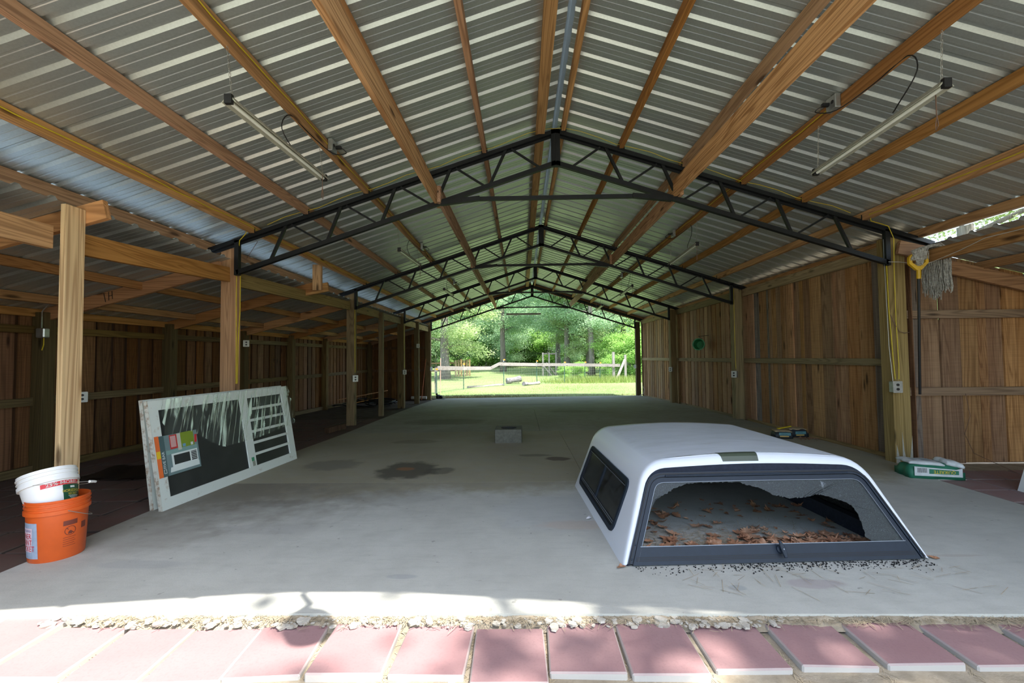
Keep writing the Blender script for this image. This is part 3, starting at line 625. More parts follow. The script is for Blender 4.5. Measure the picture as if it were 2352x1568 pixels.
cable([(4.10, 5.0, 2.55), (4.12, 5.01, 2.2), (4.125, 5.01, 1.7), (4.15, 5.01, 1.15), (4.155, 5.0, .93)], 'yellow cable on the left edge of the mop post')
cable([(4.085, 5.0, 2.5), (4.09, 5.0, 2.0), (4.10, 5.0, 1.3), (4.12, 4.99, .88)], 'grey conduit wire on the left edge of the mop post', .003, M_GALV)
cable([(-3.09, 4.93, 2.75), (-3.16, 4.95, 2.66), (-3.225, 4.96, 2.60), (-3.262, 5.0, 2.5), (-3.306, 5.035, 2.2), (-3.306, 5.035, 1.9), (-3.306, 5.045, 1.4), (-3.306, 5.05, .95)], 'yellow cable down the left post edge beside the truss end')
cable([(-3.29, 5.08, 2.5), (-3.306, 5.105, 2.3), (-3.306, 5.105, 1.8), (-3.306, 5.075, 1.4), (-3.306, 5.07, .95)], 'yellow cable further back on the side of the left cable post')
cable([(-3.19, 5.1, 2.68), (-3.10, 5.1, 2.62), (-3.23, 5.1, 2.42)], 'thin brown wire between purlin and left truss end', .003, M_BRCORD, 'wire')
cable([(x, 4.95, zchord(x)+.02+.03*math.sin((x-RX)*4.6)**2) for x in [(-2.9+i*.2) for i in range(34)]], 'thin yellow wire along the top of the nearest truss', .0028)
for (x, y, l) in ((-3.314, 8.74, 'yellow cable down the left post under the second truss'), (-3.303, 12.40, 'yellow cable down the left post under the third truss'), (4.14, 8.64, 'yellow cable down the right post under the second truss')):
    cable([(x, y-.03, 2.5), (x, y-.02, 1.6), (x+.005, y-.02, .95)], l)

# ---------------------------------------------------------------- socket boxes on posts and rails
def outlet(x, y, z, face, label, m=M_OUTLET, box=True):
    t = empty('wall_socket', (x, y, z-.06), label=label, cat='socket', group='socket boxes')
    nx, ny = face; T = lambda p, h: Vector((x+nx*h+(-ny)*p[0], y+ny*h+nx*p[0], z+p[1]))
    MB().prism(rrect(-.05, .05, -.06, .06, .006, 2), 0, .05, T).build('steel_box', M_GALV, t)
    MB().prism(rrect(-.052, .052, -.064, .064, .008, 2), .05, .056, T).build('cover_plate', m, t)
    for s in (-.024, .024): MB().prism([(.018*math.cos(a), s+.015*math.sin(a)) for a in [k*math.pi/5 for k in range(10)]], .056, .059, T).build('receptacle', M_BLACK, t)
outlet(4.15, 5.02, .845, (0, -1), 'double socket box on the mop post at the right wall', M_GALV)
outlet(4.15, 8.66, .845, (-.8, -.6), 'double socket on the right post under the second truss')
outlet(4.155, 12.32, .84, (-.8, -.6), 'double socket on the right post under the third truss')
outlet(4.13, 16.0, .84, (-.8, -.6), 'socket box on the right corner post of the back opening')
outlet(-3.29, 8.64, .84, (.6, -.8), 'double socket on the left post under the second truss')
outlet(-3.285, 12.28, .84, (.6, -.8), 'double socket on the left post under the third truss')
outlet(-3.30, 15.94, .84, (.8, -.6), 'socket box on the left corner post of the back opening')
outlet(-5.45, 5.36, .79, (.8, -.6), 'pale double socket on the dark left wall behind the nearest post')
outlet(-5.43, 8.58, 1.55, (.6, -.8), 'pale double socket high on the dark left wall')
outlet(-3.325, 14.05, 1.62, (.6, -.8), 'small socket high on the slim post near the back left')
t = empty('junction_box', (-5.42, 4.9, 1.55), label='round sided junction box high on the left wall post', cat='junction box')
MB().box(-5.47, -5.37, 4.84, 4.91, 1.50, 1.61).build('steel_box', M_GALV, t, bevel=.01); MB().tube([(-5.40, 4.87, 1.5), (-5.39, 4.86, 1.42), (-5.42, 4.87, 1.36)], .006, 5).build('yellow_wire', M_YEL, t); MB().tube([(-5.43, 4.87, 1.61), (-5.44, 4.88, 1.8), (-5.38, 4.9, 1.9)], .006, 5).build('grey_wire', M_GALV, t)

# ---------------------------------------------------------------- truck bed cap
def white_paint():
    m, t, b = mat('white_gelcoat'); v = objvec(t, False); mp = N(t, 'ShaderNodeMapping'); mp.inputs['Scale'].default_value = (1, 4, 1); t.links.new(v, mp.inputs[0])
    f = noise(t, mp.outputs[0], 3, 7, .65, .5); f2 = noise(t, v, 40, 3)
    geo = N(t, 'ShaderNodeNewGeometry'); sx = N(t, 'ShaderNodeSeparateXYZ'); t.links.new(geo.outputs['Normal'], sx.inputs[0])
    up = ramp(t, sx.outputs['Z'], [(.9, 0), (.99, 1)])
    c = mixc(t, mth(t, 'MULTIPLY', up, ramp(t, f, [(.25, .25), (.7, .8)])), (.68, .70, .74), (.46, .48, .47))
    c = mixc(t, mth(t, 'MULTIPLY', mth(t, 'MULTIPLY', up, ramp(t, f, [(.66, 0), (.72, 1)])), .5), c, (.30, .24, .19))
    c = mixc(t, mth(t, 'MULTIPLY', ramp(t, f2, [(.68, 0), (.75, 1)]), .2), c, (.4, .36, .3))
    t.links.new(c, b.inputs['Base Color']); t.links.new(mth(t, 'MULTIPLY_ADD', up, .3, .28), b.inputs['Roughness']); return m
M_CAP = white_paint(); M_CAPIN = plain('cap_carpet', (.012, .016, .028), .95, 0, .3, 40); M_TRIM = plain('cap_window_frame', (.008, .015, .027), .5, 0, .12, 20, spec=.35)
M_TRIMD = plain('cap_gasket', (.006, .006, .008), .6); M_ALU = plain('cap_bright_edge', (.20, .22, .25), .4, .5, .1)
def crazed_glass():
    m, t, b = mat('crazed_tinted_glass'); v = objvec(t, False); vo = N(t, 'ShaderNodeTexVoronoi', feature='DISTANCE_TO_EDGE'); vo.inputs['Scale'].default_value = 230; t.links.new(v, vo.inputs['Vector'])
    e = ramp(t, vo.outputs['Distance'], [(.02, 1), (.10, 0)]); f = noise(t, v, 5, 5); f2 = noise(t, v, 300, 2)
    c = mixc(t, mth(t, 'MULTIPLY', e, .7), (.005, .008, .009), (.07, .09, .095)); c = mixc(t, mth(t, 'MULTIPLY', ramp(t, noise(t, v, 9, 6, .7), [(.63, 0), (.72, 1)]), .4), c, (.45, .5, .55))
    t.links.new(c, b.inputs['Base Color']); b.inputs['Roughness'].default_value = .35; bump(t, b, f2, .6, .002)
    tp = N(t, 'ShaderNodeBsdfTransparent'); tp.inputs[0].default_value = (.35, .38, .38, 1); mx = N(t, 'ShaderNodeMixShader'); t.links.new(mth(t, 'MULTIPLY_ADD', e, .2, .78), mx.inputs[0])
    t.links.new(tp.outputs[0], mx.inputs[1]); t.links.new(b.outputs[0], mx.inputs[2]); t.links.new(mx.outputs[0], t.nodes['Material Output'].inputs[0]); return m
M_CRAZE = crazed_glass()
def tinted():
    m, t, b = mat('tinted_window_glass'); v = objvec(t, False); f = noise(t, v, 160, 2); f2 = noise(t, v, 7, 5, .6, 1.2)
    c = mixc(t, mth(t, 'MULTIPLY', ramp(t, f, [(.45, 0), (.7, 1)]), .5), (.022, .025, .026), (.15, .16, .16)); c = mixc(t, ramp(t, f2, [(.52, 0), (.60, .85)]), c, (.006, .006, .007))
    t.links.new(c, b.inputs['Base Color']); b.inputs['Roughness'].default_value = .18
    tp = N(t, 'ShaderNodeBsdfTransparent'); tp.inputs[0].default_value = (.3, .3, .3, 1); mx = N(t, 'ShaderNodeMixShader'); mx.inputs[0].default_value = .8
    t.links.new(tp.outputs[0], mx.inputs[1]); t.links.new(b.outputs[0], mx.inputs[2]); t.links.new(mx.outputs[0], t.nodes['Material Output'].inputs[0]); return m
M_TINT = tinted()
cap = empty('truck_cap', (1.488, 2.656, 0), rz=.049, label='white truck bed cap with shattered rear window lying on the slab', cat='truck cap')
def hprof(pb, pe, pc, pf, pt, k=1.0, dw=0):
    pts = [(pb[0]+(pe[0]-pb[0])*i/12, pb[1]+(pe[1]-pb[1])*i/12) for i in range(13)]
    for i in range(1, 7):
        s = i/6; pts.append(tuple((1-s)**2*pe[j]+2*s*(1-s)*pc[j]+s*s*pf[j] for j in (0, 1)))
    for i in range(1, 9):
        s = i/8; pts.append((pf[0]*(1-s)+pt[0]*s, pf[1]+(pt[1]-pf[1])*math.sin(s*math.pi/2)))
    pts = [(a*k, b+dw if b > .03 else b) for a, b in pts]
    return pts+[(-a, b) for a, b in reversed(pts[:-1])]
OUT = hprof((.918, 0), (.752, .418), (.705, .535), (.585, .553), (0, .582)); FRM = hprof((.887, .012), (.722, .392), (.69, .478), (.60, .479), (0, .481))
def lerpP(A, B, s): return [(a[0]+(b[0]-a[0])*s, a[1]+(b[1]-a[1])*s) for a, b in zip(A, B)]
LCAP = 1.66
def skin(O, F, m, name, hole=True, close=True):
    rows = [(F, 0, .44), (lerpP(F, O, .55), -.004, .44), (lerpP(F, O, .86), .006, .43), (lerpP(F, O, .97), .022, .42), (O, .05, .40)]
    for v in (.14, .22, .34, .5, .7, .9, 1.1, 1.3, 1.47, 1.54, 1.60): rows.append((O, v, .40*max(0, 1-(v-.05)/.3)*.7+.04 if v < .34 else .05))
    rows += [([(a*.995, b*.985) for a, b in O], 1.635, 0), ([(a*.985, b*.95) for a, b in O], 1.655, 0), ([(a*.96, b*.88) for a, b in O], 1.66, 0)]
    mb = MB(); n = len(O)
    for P, v, tl in rows: mb.v += [(a, v+tl*b, b) for a, b in P]
    for j in range(len(rows)-1):
        va, vb = rows[j][1], rows[j+1][1]
        for i in range(n-1):
            side = (2 <= i < 11) or (n-12 <= i < n-3)
            if hole and side and va >= .339 and vb <= 1.471: continue
            mb.f.append((j*n+i, j*n+i+1, (j+1)*n+i+1, (j+1)*n+i))
    k = (len(rows)-1)*n; mb.f.append(tuple(k+i for i in range(n)))
    return mb.build(name, m, cap, smooth='all', local=True, origin=(0, 0, 0), fixn=True)
skin(OUT, FRM, M_CAP, 'body')
skin([(a*.975, b*.965) for a, b in OUT], [(a*.975, b*.965) for a, b in FRM], M_CAPIN, 'inner_liner')
for s in (-1, 1): MB().box(min(s*.79, s*.855), max(s*.79, s*.855), .12, 1.6, .0, .10).build('side_rail', M_CAPIN, cap, local=True)
# rear frame, door frame, glass and rail, all in the tilted rear plane
cn = Vector((0, -1, .44)).normalized()
rp = lambda p, h: Vector((p[0], .44*p[1], p[1]))+cn*h
n_ = len(FRM)
def inset(P, d, zb_):
    Q = offset_poly(P, d); Q = [(a, b) for a, b in Q]; k = (P[12][0]-P[0][0])/(P[12][1]-P[0][1])
    Q[0] = (Q[1][0]-(Q[1][1]-zb_)*k, zb_); Q[-1] = (-Q[0][0], zb_); return Q
F1 = inset(FRM, .024, .012); F1b = inset(FRM, .029, .006); F2 = inset(FRM, .054, .1)
MB().ring(FRM, F1, -.01, .012, rp, closed=False).build('outer_frame', M_TRIM, cap, local=True)
MB().ring(inset(FRM, .006, .014), inset(FRM, .012, .014), .012, .016, rp, closed=False).build('frame_bead', M_TRIMD, cap, local=True)
MB().ring(F1, F1b, -.01, .002, rp, closed=False).build('gasket', M_TRIMD, cap, local=True)
MB().ring(F1b, F2, -.008, .008, rp, closed=False).build('door_frame', M_TRIM, cap, local=True)
MB().ring(F2, inset(FRM, .0565, .1), -.004, .010, rp, closed=False).build('glass_bead', M_ALU, cap, local=True)
MB().tube([rp((x, .458), .014) for x in (-.585, 0, .585)], .006, 8).build('hinge_rod', M_TRIM, cap, local=True)
x0r, x1r = .856, .820
MB().prism([(-x0r, .004), (x0r, .004), (x1r, .092), (-x1r, .092)], -.008, .010, rp).build('bottom_rail', M_TRIM, cap, local=True)
for z in (.024, .032, .040): MB().prism([(-.835, z), (.835, z), (.835, z+.003), (-.835, z+.003)], .010, .0125, rp).build('rail_groove', M_TRIMD, cap, local=True)
MB().prism([(-.80, .092), (.80, .092), (.80, .0955), (-.80, .0955)], -.004, .011, rp).build('rail_bead', M_ALU, cap, local=True)
for x, z in ((-.862, .035), (-.832, .105), (.862, .035), (.832, .105)): MB().lathe([(.007, 0), (.006, .004), (.003, .006)], 10, Matrix.Translation(rp((x, z), .012)) @ cn.to_track_quat('Z', 'Y').to_matrix().to_4x4()).build('rivet', M_TRIM, cap, local=True, smooth=True)
# remaining glass around the hole
HOLE = [(-.79, .09), (-.752, .168), (-.715, .27), (-.658, .339), (-.588, .366), (-.54, .39), (-.47, .412), (-.372, .421), (-.256, .420), (-.128, .421), (-.08, .404), (.01, .384), (.083, .344), (.182, .325), (.289, .332), (.348, .346), (.418, .334), (.493, .31), (.555, .278), (.571, .238), (.577, .177), (.573, .118), (.62, .088)]
def resample(P, n):
    L = [0]
    for a, b in zip(P, P[1:]): L.append(L[-1]+math.hypot(b[0]-a[0], b[1]-a[1]))
    out = []
    for i in range(n):
        s = L[-1]*i/(n-1); k = max(j for j in range(len(L)) if L[j] <= s+1e-9); k = min(k, len(P)-2); f = (s-L[k])/(L[k+1]-L[k]); out.append((P[k][0]*(1-f)+P[k+1][0]*f, P[k][1]*(1-f)+P[k+1][1]*f))
    return out
GO = list(reversed(inset(FRM, .054, .09))); GO = resample(GO, 240); HI = resample(HOLE, 240)
HI = [(a+rnd.uniform(-.004, .004), b+rnd.uniform(-.004, .004)) for a, b in HI]
def clampin(p, q): return p
mbg = MB().ring(GO, HI, -.002, .002, rp, closed=False); mbg.build('cracked_pane', M_CRAZE, cap, local=True, fixn=False)
# handle
hm = Matrix.Translation(rp((.028, .066), .010)) @ cn.to_track_quat('Z', 'Y').to_matrix().to_4x4()
MB().lathe([(.024, 0), (.022, .008), (.012, .012), (.010, .028)], 20, hm).build('handle_base', M_TRIM, cap, local=True, smooth=True)
mb = MB(); q = [(-.012, -.046), (.006, -.046), (.014, -.01), (.014, .012), (.004, .048), (-.006, .050), (-.014, .012), (-.014, -.01)]; Mh = hm @ Matrix.Rotation(.18, 4, 'Z')
mb.prism(q, .026, .038, lambda p, h: Mh @ Vector((p[1]*.0+p[0], p[1], h))); mb.build('t_handle', M_TRIM, cap, local=True, bevel=.003)
MB().lathe([(.005, .038), (.004, .041)], 10, hm).build('lock', M_ALU, cap, local=True)
# maker's badge on the roof edge
zt_ = lambda u, v: .5825+.002
bd = MB(); bd.add([(-.225, .245, .5755), (.055, .245, .5815), (.045, .165, .5745), (-.20, .165, .570)], [(0, 1, 2, 3)]); 
M_BADGE = plain('badge_green', (.06, .075, .05), .4, 0, .1)
def on_cap(u, v):   # height of the outer skin over local (u, v)
    h = .582
    for a, b in zip(OUT, OUT[1:]):
        if a[0] >= abs(u) >= b[0]: h = b[1]+(a[1]-b[1])*(abs(u)-b[0])/max(1e-6, a[0]-b[0])
    e = v-.05-.4*h
    return h-(max(0, -e)**1.0)*.55 if e < 0 else h
mb = MB(); pl = [(-.215, .305), (.04, .305), (.05, .27), (.04, .235), (-.195, .235)]
dg = bpy.context.evaluated_depsgraph_get(); body = [o for o in kids(cap) if o.name.startswith('body')][0]
from mathutils.bvhtree import BVHTree
bt_ = BVHTree.FromObject(body, dg)
def drop(u, v, up=.0015):
    h = bt_.ray_cast(Vector((u, v, 2)), Vector((0, 0, -1)))[0]; return Vector((u, v, (h.z if h else .57)+up))
g_ = MB(); nu, nv = 8, 4
for j in range(nv+1):
    for i in range(nu+1):
        v = .232+.068*j/nv; sl = -.02*(1-j/nv); u0 = -.213-sl; u1 = .052+sl*.6; g_.v.append(tuple(drop(u0+(u1-u0)*i/nu, v)))
g_.f = [(j*(nu+1)+i, j*(nu+1)+i+1, (j+1)*(nu+1)+i+1, (j+1)*(nu+1)+i) for j in range(nv) for i in range(nu)]
g_.build('badge', M_BADGE, cap, local=True)
# side windows
for s in (-1, 1):
    a0, b0 = OUT[0]; a1, b1 = OUT[12]
    sn = Vector((b1-b0, 0, a0-a1)).normalized(); sn = Vector((sn.x*s, 0, sn.z))
    def sp(p, h, s=s, sn=sn):
        w_ = p[1]; k = (w_-b0)/(b1-b0); u = a0+(a1-a0)*k; return Vector((s*u, p[0]+.05*w_, w_))+sn*h
    o0 = rrect(.315, 1.50, .062, .398, .06); o1 = rrect(.345, 1.47, .09, .372, .04); o2 = rrect(.357, 1.458, .102, .36, .03)
    fr = MB().ring(o0, o1, -.014, .012, sp).build('side_window_frame', M_TRIM, cap, local=True)
    MB().ring(o1, o2, -.01, .006, sp).build('inner_sash', M_TRIMD, cap, local=True)
    MB().prism([(.90, .10), (.93, .10), (.93, .362), (.90, .362)], -.008, .008, sp).build('sash_bar', M_TRIM, cap, local=True)
    MB().prism([(.36, .350), (1.45, .350), (1.45, .354), (.36, .354)], .006, .010, sp).build('sash_track', M_ALU, cap, local=True)
    for z in (.106, .118): MB().prism([(.36, z), (1.45, z), (1.45, z+.004), (.36, z+.004)], .003, .009, sp).build('sash_track', M_ALU, cap, local=True)
    for xa, xb in ((.35, .91), (.92, 1.465)): MB().prism([(xa, .10), (xb, .10), (xb, .362), (xa, .362)], -.004, -.001, sp).build('side_pane', M_TINT, cap, local=True)
MB().prism([(-.6, .10), (.6, .10), (.5, .40), (-.5, .40)], 0, .006, lambda p, h: Vector((p[0], 1.645-h, p[1]))).build('front_pane', M_TINT, cap, local=True)

# dead leaves, seed husks and glass crumbs
M_DLEAF, t, b = mat('dead_oak_leaf'); oi = objvec(t, False); f = noise(t, oi, 9, 3)
t.links.new(ramp(t, f, [(.3, (.17, .065, .03)), (.5, (.36, .17, .085)), (.7, (.52, .31, .19))]), b.inputs['Base Color']); b.inputs['Roughness'].default_value = .7
LOBE = [(0, -.6), (.06, -.36), (.2, -.33), (.17, -.2), (.33, -.08), (.22, .02), (.36, .2), (.2, .24), (.15, .42), (0, .52), (-.13, .40), (-.17, .28), (-.3, .25), (-.2, .06), (-.36, -.02), (-.17, -.14), (-.22, -.3), (-.05, -.38)]
def leaf(mb, x, y, z, s, tilt=.5):
    a = rnd.uniform(0, 6.28); M = Matrix.Translation((x, y, z)) @ Matrix.Rotation(a, 4, 'Z') @ Matrix.Rotation(rnd.gauss(0, tilt*.4), 4, 'X') @ Matrix.Rotation(rnd.gauss(0, tilt*.4), 4, 'Y')
    c1, c2 = rnd.uniform(-.2, 1.6), rnd.uniform(-.3, .9); vv = [M @ Vector((p[0]*s*rnd.uniform(.8, 1.2), p[1]*s, s*(c1*p[0]**2+c2*p[1]**2)+.002)) for p in LOBE]+[M @ Vector((0, 0, .001))]
    n = len(LOBE); mb.add(vv, [(i, (i+1) % n, n) for i in range(n)])
mb = MB(); ch, sh_ = math.cos(.049), math.sin(.049)
def capw(u, v): return (1.488+u*ch-v*sh_, 2.656+u*sh_+v*ch)
for i in range(620):
    u = min(.76, max(-.74, rnd.gauss(.28, .30) if i < 330 else rnd.uniform(-.74, .76))); v = .07+abs(rnd.gauss(0, .13)) if i < 500 else rnd.uniform(.1, 1.1); x, y = capw(u, min(v, 1.5))
    leaf(mb, x, y, .008+rnd.uniform(0, .018 if v < .25 else .003), rnd.choice((.03, .04, .05, .07, .09, .11)), .45 if v < .3 else .25)
for i in range(7): leaf(mb, *capw(rnd.choice((-.93, .93))+rnd.uniform(-.03, .03), rnd.uniform(-.02, .04)), .006, .04)
tag(mb.build('leaf_litter', M_DLEAF, fixn=False), 'brown dead oak leaves blown inside the truck cap', 'leaves', kind='stuff')
mb = MB(); needles(mb, 2600, lambda: capw(max(-.74, min(.74, rnd.gauss(-.1, .40))), 0)[0], lambda: 2.74+min(.9, abs(rnd.gauss(0, .22))), .004, .07)
needles(mb, 60, lambda: rnd.uniform(.9, 2.5), lambda: rnd.uniform(2.3, 2.62), .002, .12)
tag(mb.build('straw_wisps', M_STRAW, fixn=False), 'thin straw wisps scattered under the truck cap window', 'straw', kind='stuff')
mb = MB()
for i in range(1500):
    u = rnd.uniform(-.85, .88); v = (-abs(rnd.gauss(0, .05))-.005 if rnd.random() < .5 else rnd.uniform(.02, .16)); v = v if u > -.3 or v > 0 or rnd.random() < .3 else .05
    x, y = capw(u, v); a = rnd.uniform(0, 3.14); s = rnd.uniform(.0015, .0042); M = Matrix.Translation((x, y, .002)) @ Matrix.Rotation(a, 4, 'Z')
    mb.box(-s, s, -s*.6, s*.6, -.001, s*.8, M)
tag(mb.build('dark_crumbs', M_BLACK), 'black husks and glass crumbs along the truck cap rear edge', 'crumbs', kind='stuff')

sc_ = MB(); sc_.add([(.47, 3.36, .003), (.50, 3.35, .012), (.515, 3.375, .004), (.50, 3.40, .014), (.48, 3.395, .004), (.488, 3.375, .016)], [(0, 1, 5), (1, 2, 5), (2, 3, 5), (3, 4, 5), (4, 0, 5)])
tag(sc_.build('paper_scrap', plain('paper_white', (.75, .75, .78), .7), fixn=False), 'tiny crumpled white paper scrap on the slab left of the truck cap', 'paper')
# ---------------------------------------------------------------- leaning screen doors
M_DW = None
m, t, b = mat('chipped_white_paint'); v = objvec(t, True); f = noise(t, v, 9, 7, .7); f2 = noise(t, v, 2.2, 4)
geo = N(t, 'ShaderNodeNewGeometry')
c = mixc(t, ramp(t, f, [(.60, 0), (.66, 1)]), (.62, .66, .60), (.52, .50, .43)); c = mixc(t, mth(t, 'MULTIPLY', ramp(t, f, [(.68, 0), (.72, 1)]), .8), c, (.22, .13, .07)); t.links.new(c, b.inputs['Base Color']); b.inputs['Roughness'].default_value = .55; M_DW = m
m, t, b = mat('chipped_door_edge'); v = objvec(t, True); f = noise(t, v, 16, 6, .7); t.links.new(ramp(t, f, [(.48, (.55, .55, .48)), (.62, (.30, .22, .15)), (.72, (.14, .09, .05))]), b.inputs['Base Color']); b.inputs['Roughness'].default_value = .7; M_DE = m
m, t, b = mat('dark_insect_screen'); t.links.new(ramp(t, noise(t, objvec(t), 5, 4), [(.3, (.018, .020, .019)), (.7, (.03, .033, .031))]), b.inputs['Base Color']); b.inputs['Roughness'].default_value = .55; M_SCR = m
m, t, b = mat('clear_wrap_film'); v = objvec(t, False); mpf = N(t, 'ShaderNodeMapping', vector_type='TEXTURE'); mpf.inputs['Rotation'].default_value = (-.38, 0, 0); mpf.inputs['Scale'].default_value = (1, .022, .5); t.links.new(v, mpf.inputs[0]); f = noise(t, mpf.outputs[0], 1.0, 3, .5, .15); b.inputs['Base Color'].default_value = (.62, .75, .58, 1); b.inputs['Roughness'].default_value = .22
bump(t, b, f, 1, .03); tp = N(t, 'ShaderNodeBsdfTransparent'); mx = N(t, 'ShaderNodeMixShader'); t.links.new(ramp(t, f, [(.52, .03), (.64, .6)]), mx.inputs[0]); t.links.new(tp.outputs[0], mx.inputs[1]); t.links.new(b.outputs[0], mx.inputs[2]); t.links.new(mx.outputs[0], t.nodes['Material Output'].inputs[0]); M_FILM = m  # diagonal noise streaks paint pale green highlights into the film
def screen_door(P0, h, tilt, label, front=True, L=1.877, W=.906):
    d = empty('screen_door', P0, label=label, cat='door', group='leaning screen doors')
    ex = Vector((math.cos(h), math.sin(h), 0)); nn = Vector((-math.sin(h), math.cos(h), 0)); up = nn*math.sin(tilt)+Vector((0, 0, math.cos(tilt))); fn = ex.cross(up).normalized()
    if fn.x < 0: fn = -fn
    P0 = Vector(P0); T = lambda p, k: P0+ex*p[0]+up*p[1]+fn*k
    def B(name, x0, x1, y0, y1, k0, k1, m=M_DW): return MB().prism([(x0, y0), (x1, y0), (x1, y1), (x0, y1)], k0, k1, T).build(name, m, d)
    B('bottom_stile', 0, L, 0, .092, -.032, 0); B('top_stile', 0, L, W-.085, W, -.032, 0)
    B('end_rail', .0, .09, .092, W-.085, -.032, -.001); B('end_rail', L-.11, L, .092, W-.085, -.032, -.001); B('middle_rail', 1.055, 1.165, .092, W-.085, -.032, -.001)
    B('edge_strip', -.003, 0, .0, W, -.033, .001, M_DE); B('edge_strip', 0, L, W, W+.002, -.033, .001, M_DE)
    B('screen', .09, 1.055, .092, W-.085, -.018, -.014, M_SCR); B('screen', 1.165, L-.11, .092, W-.085, -.022, -.018, M_SCR)
    for i in range(5):
        y = .092+(W-.177)*(i+1)/6; B('slat', 1.165, L-.11, y-.014, y+.014, -.014, -.004)
    return d, T
fd, T = screen_door((-2.927, 3.566, 0), 1.495, .175, 'front white screen door with wrap film and colour label leaning on its side')
bd_, T2 = screen_door((-3.03, 3.60, 0), 1.497, .135, 'rear white screen door leaning behind the wrapped screen door', L=1.87)
def quad(name, x0, x1, y0, y1, k, col, rough=.4, parent=fd, sk=0):
    return MB().prism([(x0, y0), (x1, y0), (x1+sk, y1), (x0+sk, y1)], k, k+.0006, T).build(name, col if not isinstance(col, tuple) else plain('label_'+name, col, rough, 0, .08), parent)
quad('label_sheet', .085, .44, .262, .60, .0014, (.16, .23, .23)); quad('label_orange_band', .012, .052, .262, .605, .0014, (.75, .16, .04)); quad('label_teal_band', .052, .100, .262, .602, .0016, (.07, .115, .115))
quad('label_flower', .014, .05, .42, .48, .0024, (.75, .50, .03)); quad('label_red_panel', .150, .225, .475, .595, .0024, (.50, .045, .04)); quad('label_cream_panel', .225, .262, .455, .598, .0024, (.50, .50, .42)); quad('label_green_panel', .262, .40, .47, .60, .0024, (.20, .28, .03))
quad('label_blue_tag', .275, .305, .475, .50, .0032, (.14, .30, .45)); quad('label_white_tag', .360, .385, .475, .50, .0032, (.6, .65, .6)); quad('label_red_curl', .40, .425, .49, .56, .0032, (.55, .04, .04), sk=.012)
M_PW = plain('print_white', (.66, .72, .68), .4, 0, .04); M_PD = plain('print_dark', (.03, .035, .035), .4)
mb = MB(); ol = [(.12, .285), (.425, .285), (.425, .325), (.13, .325)]; mb.prism(ol, .0026, .0030, T)
for x0, x1, y0, y1 in ((.15, .42, .325, .34), (.15, .42, .42, .435), (.15, .17, .34, .42), (.335, .35, .34, .42), (.41, .42, .34, .42)): mb.prism([(x0, y0), (x1, y0), (x1, y1), (x0, y1)], .0026, .0030, T)
for k in range(5): y = .351+k*.0145; mb.prism([(.35, y), (.41, y), (.41, y+.004), (.35, y+.004)], .0026, .0030, T)
mb.build('label_door_picture', M_PW, fd); quad('label_picture_screen', .17, .335, .34, .42, .0022, M_PD); quad('label_picture_slots', .35, .41, .34, .42, .0022, M_PD); quad('label_sky_panel', .105, .425, .435, .47, .0020, (.20, .33, .30))
mb = MB(); mb.text('FIVE BAR', .036, lambda p, h: T((.076-p[1], .40+p[0]), .0026), 1.0); mb.ring(rrect(.062, .088, .288, .322, .002, 1), rrect(.066, .084, .291, .319, .002, 1), .0018, .0024, T)
for k in range(9): mb.prism([(.16+k*.006, .49), (.162+k*.006, .49), (.162+k*.006, .585), (.16+k*.006, .585)], .003, .0034, T)
mb.build('label_print', M_PW, fd)
quad('sticker_green', 1.095, 1.135, .15, .19, .0004, (.05, .26, .13)); quad('sticker_white', 1.10, 1.145, .095, .15, .0004, (.45, .46, .38))
mb = MB()
for k in range(8): mb.prism([(1.104, .10+k*.006), (1.14, .10+k*.006), (1.14, .1025+k*.006), (1.104, .1025+k*.006)], .001, .0013, T)
mb.build('sticker_bars', M_PD, fd)
# wrinkled film: a creased sheet hugging the upper part of the front door
mb = MB(); nx, ny = 330, 26; rr_ = random.Random(3); cre = [(rr_.uniform(0, 2.3), rr_.uniform(.006, .016), rr_.uniform(.25, .6), rr_.uniform(.008, .02)) for _ in range(90)]
for j in range(ny+1):
    for i in range(nx+1):
        x = .10+1.79*i/nx; lowx = .60-.22*min(1, max(0, (x-.35)/.35)) if x < 1.0 else .38+.08*max(0, x-1.2)
        y = W_ = .906; y = lowx+(.906-lowx)*j/ny; k = .004
        for cx, w_, s, a in cre:
            d = x-(cx+(y-.9)*s); k += a*math.exp(-(d/w_)**2)
        x += .02*math.sin(j*.9)*(i == nx)
        mb.v.append(tuple(T((x, y), .006+k)))
mb.f = [(j*(nx+1)+i, j*(nx+1)+i+1, (j+1)*(nx+1)+i+1, (j+1)*(nx+1)+i) for j in range(ny) for i in range(nx)]
mb.build('wrap_film', M_FILM, fd, smooth='all', fixn=False)

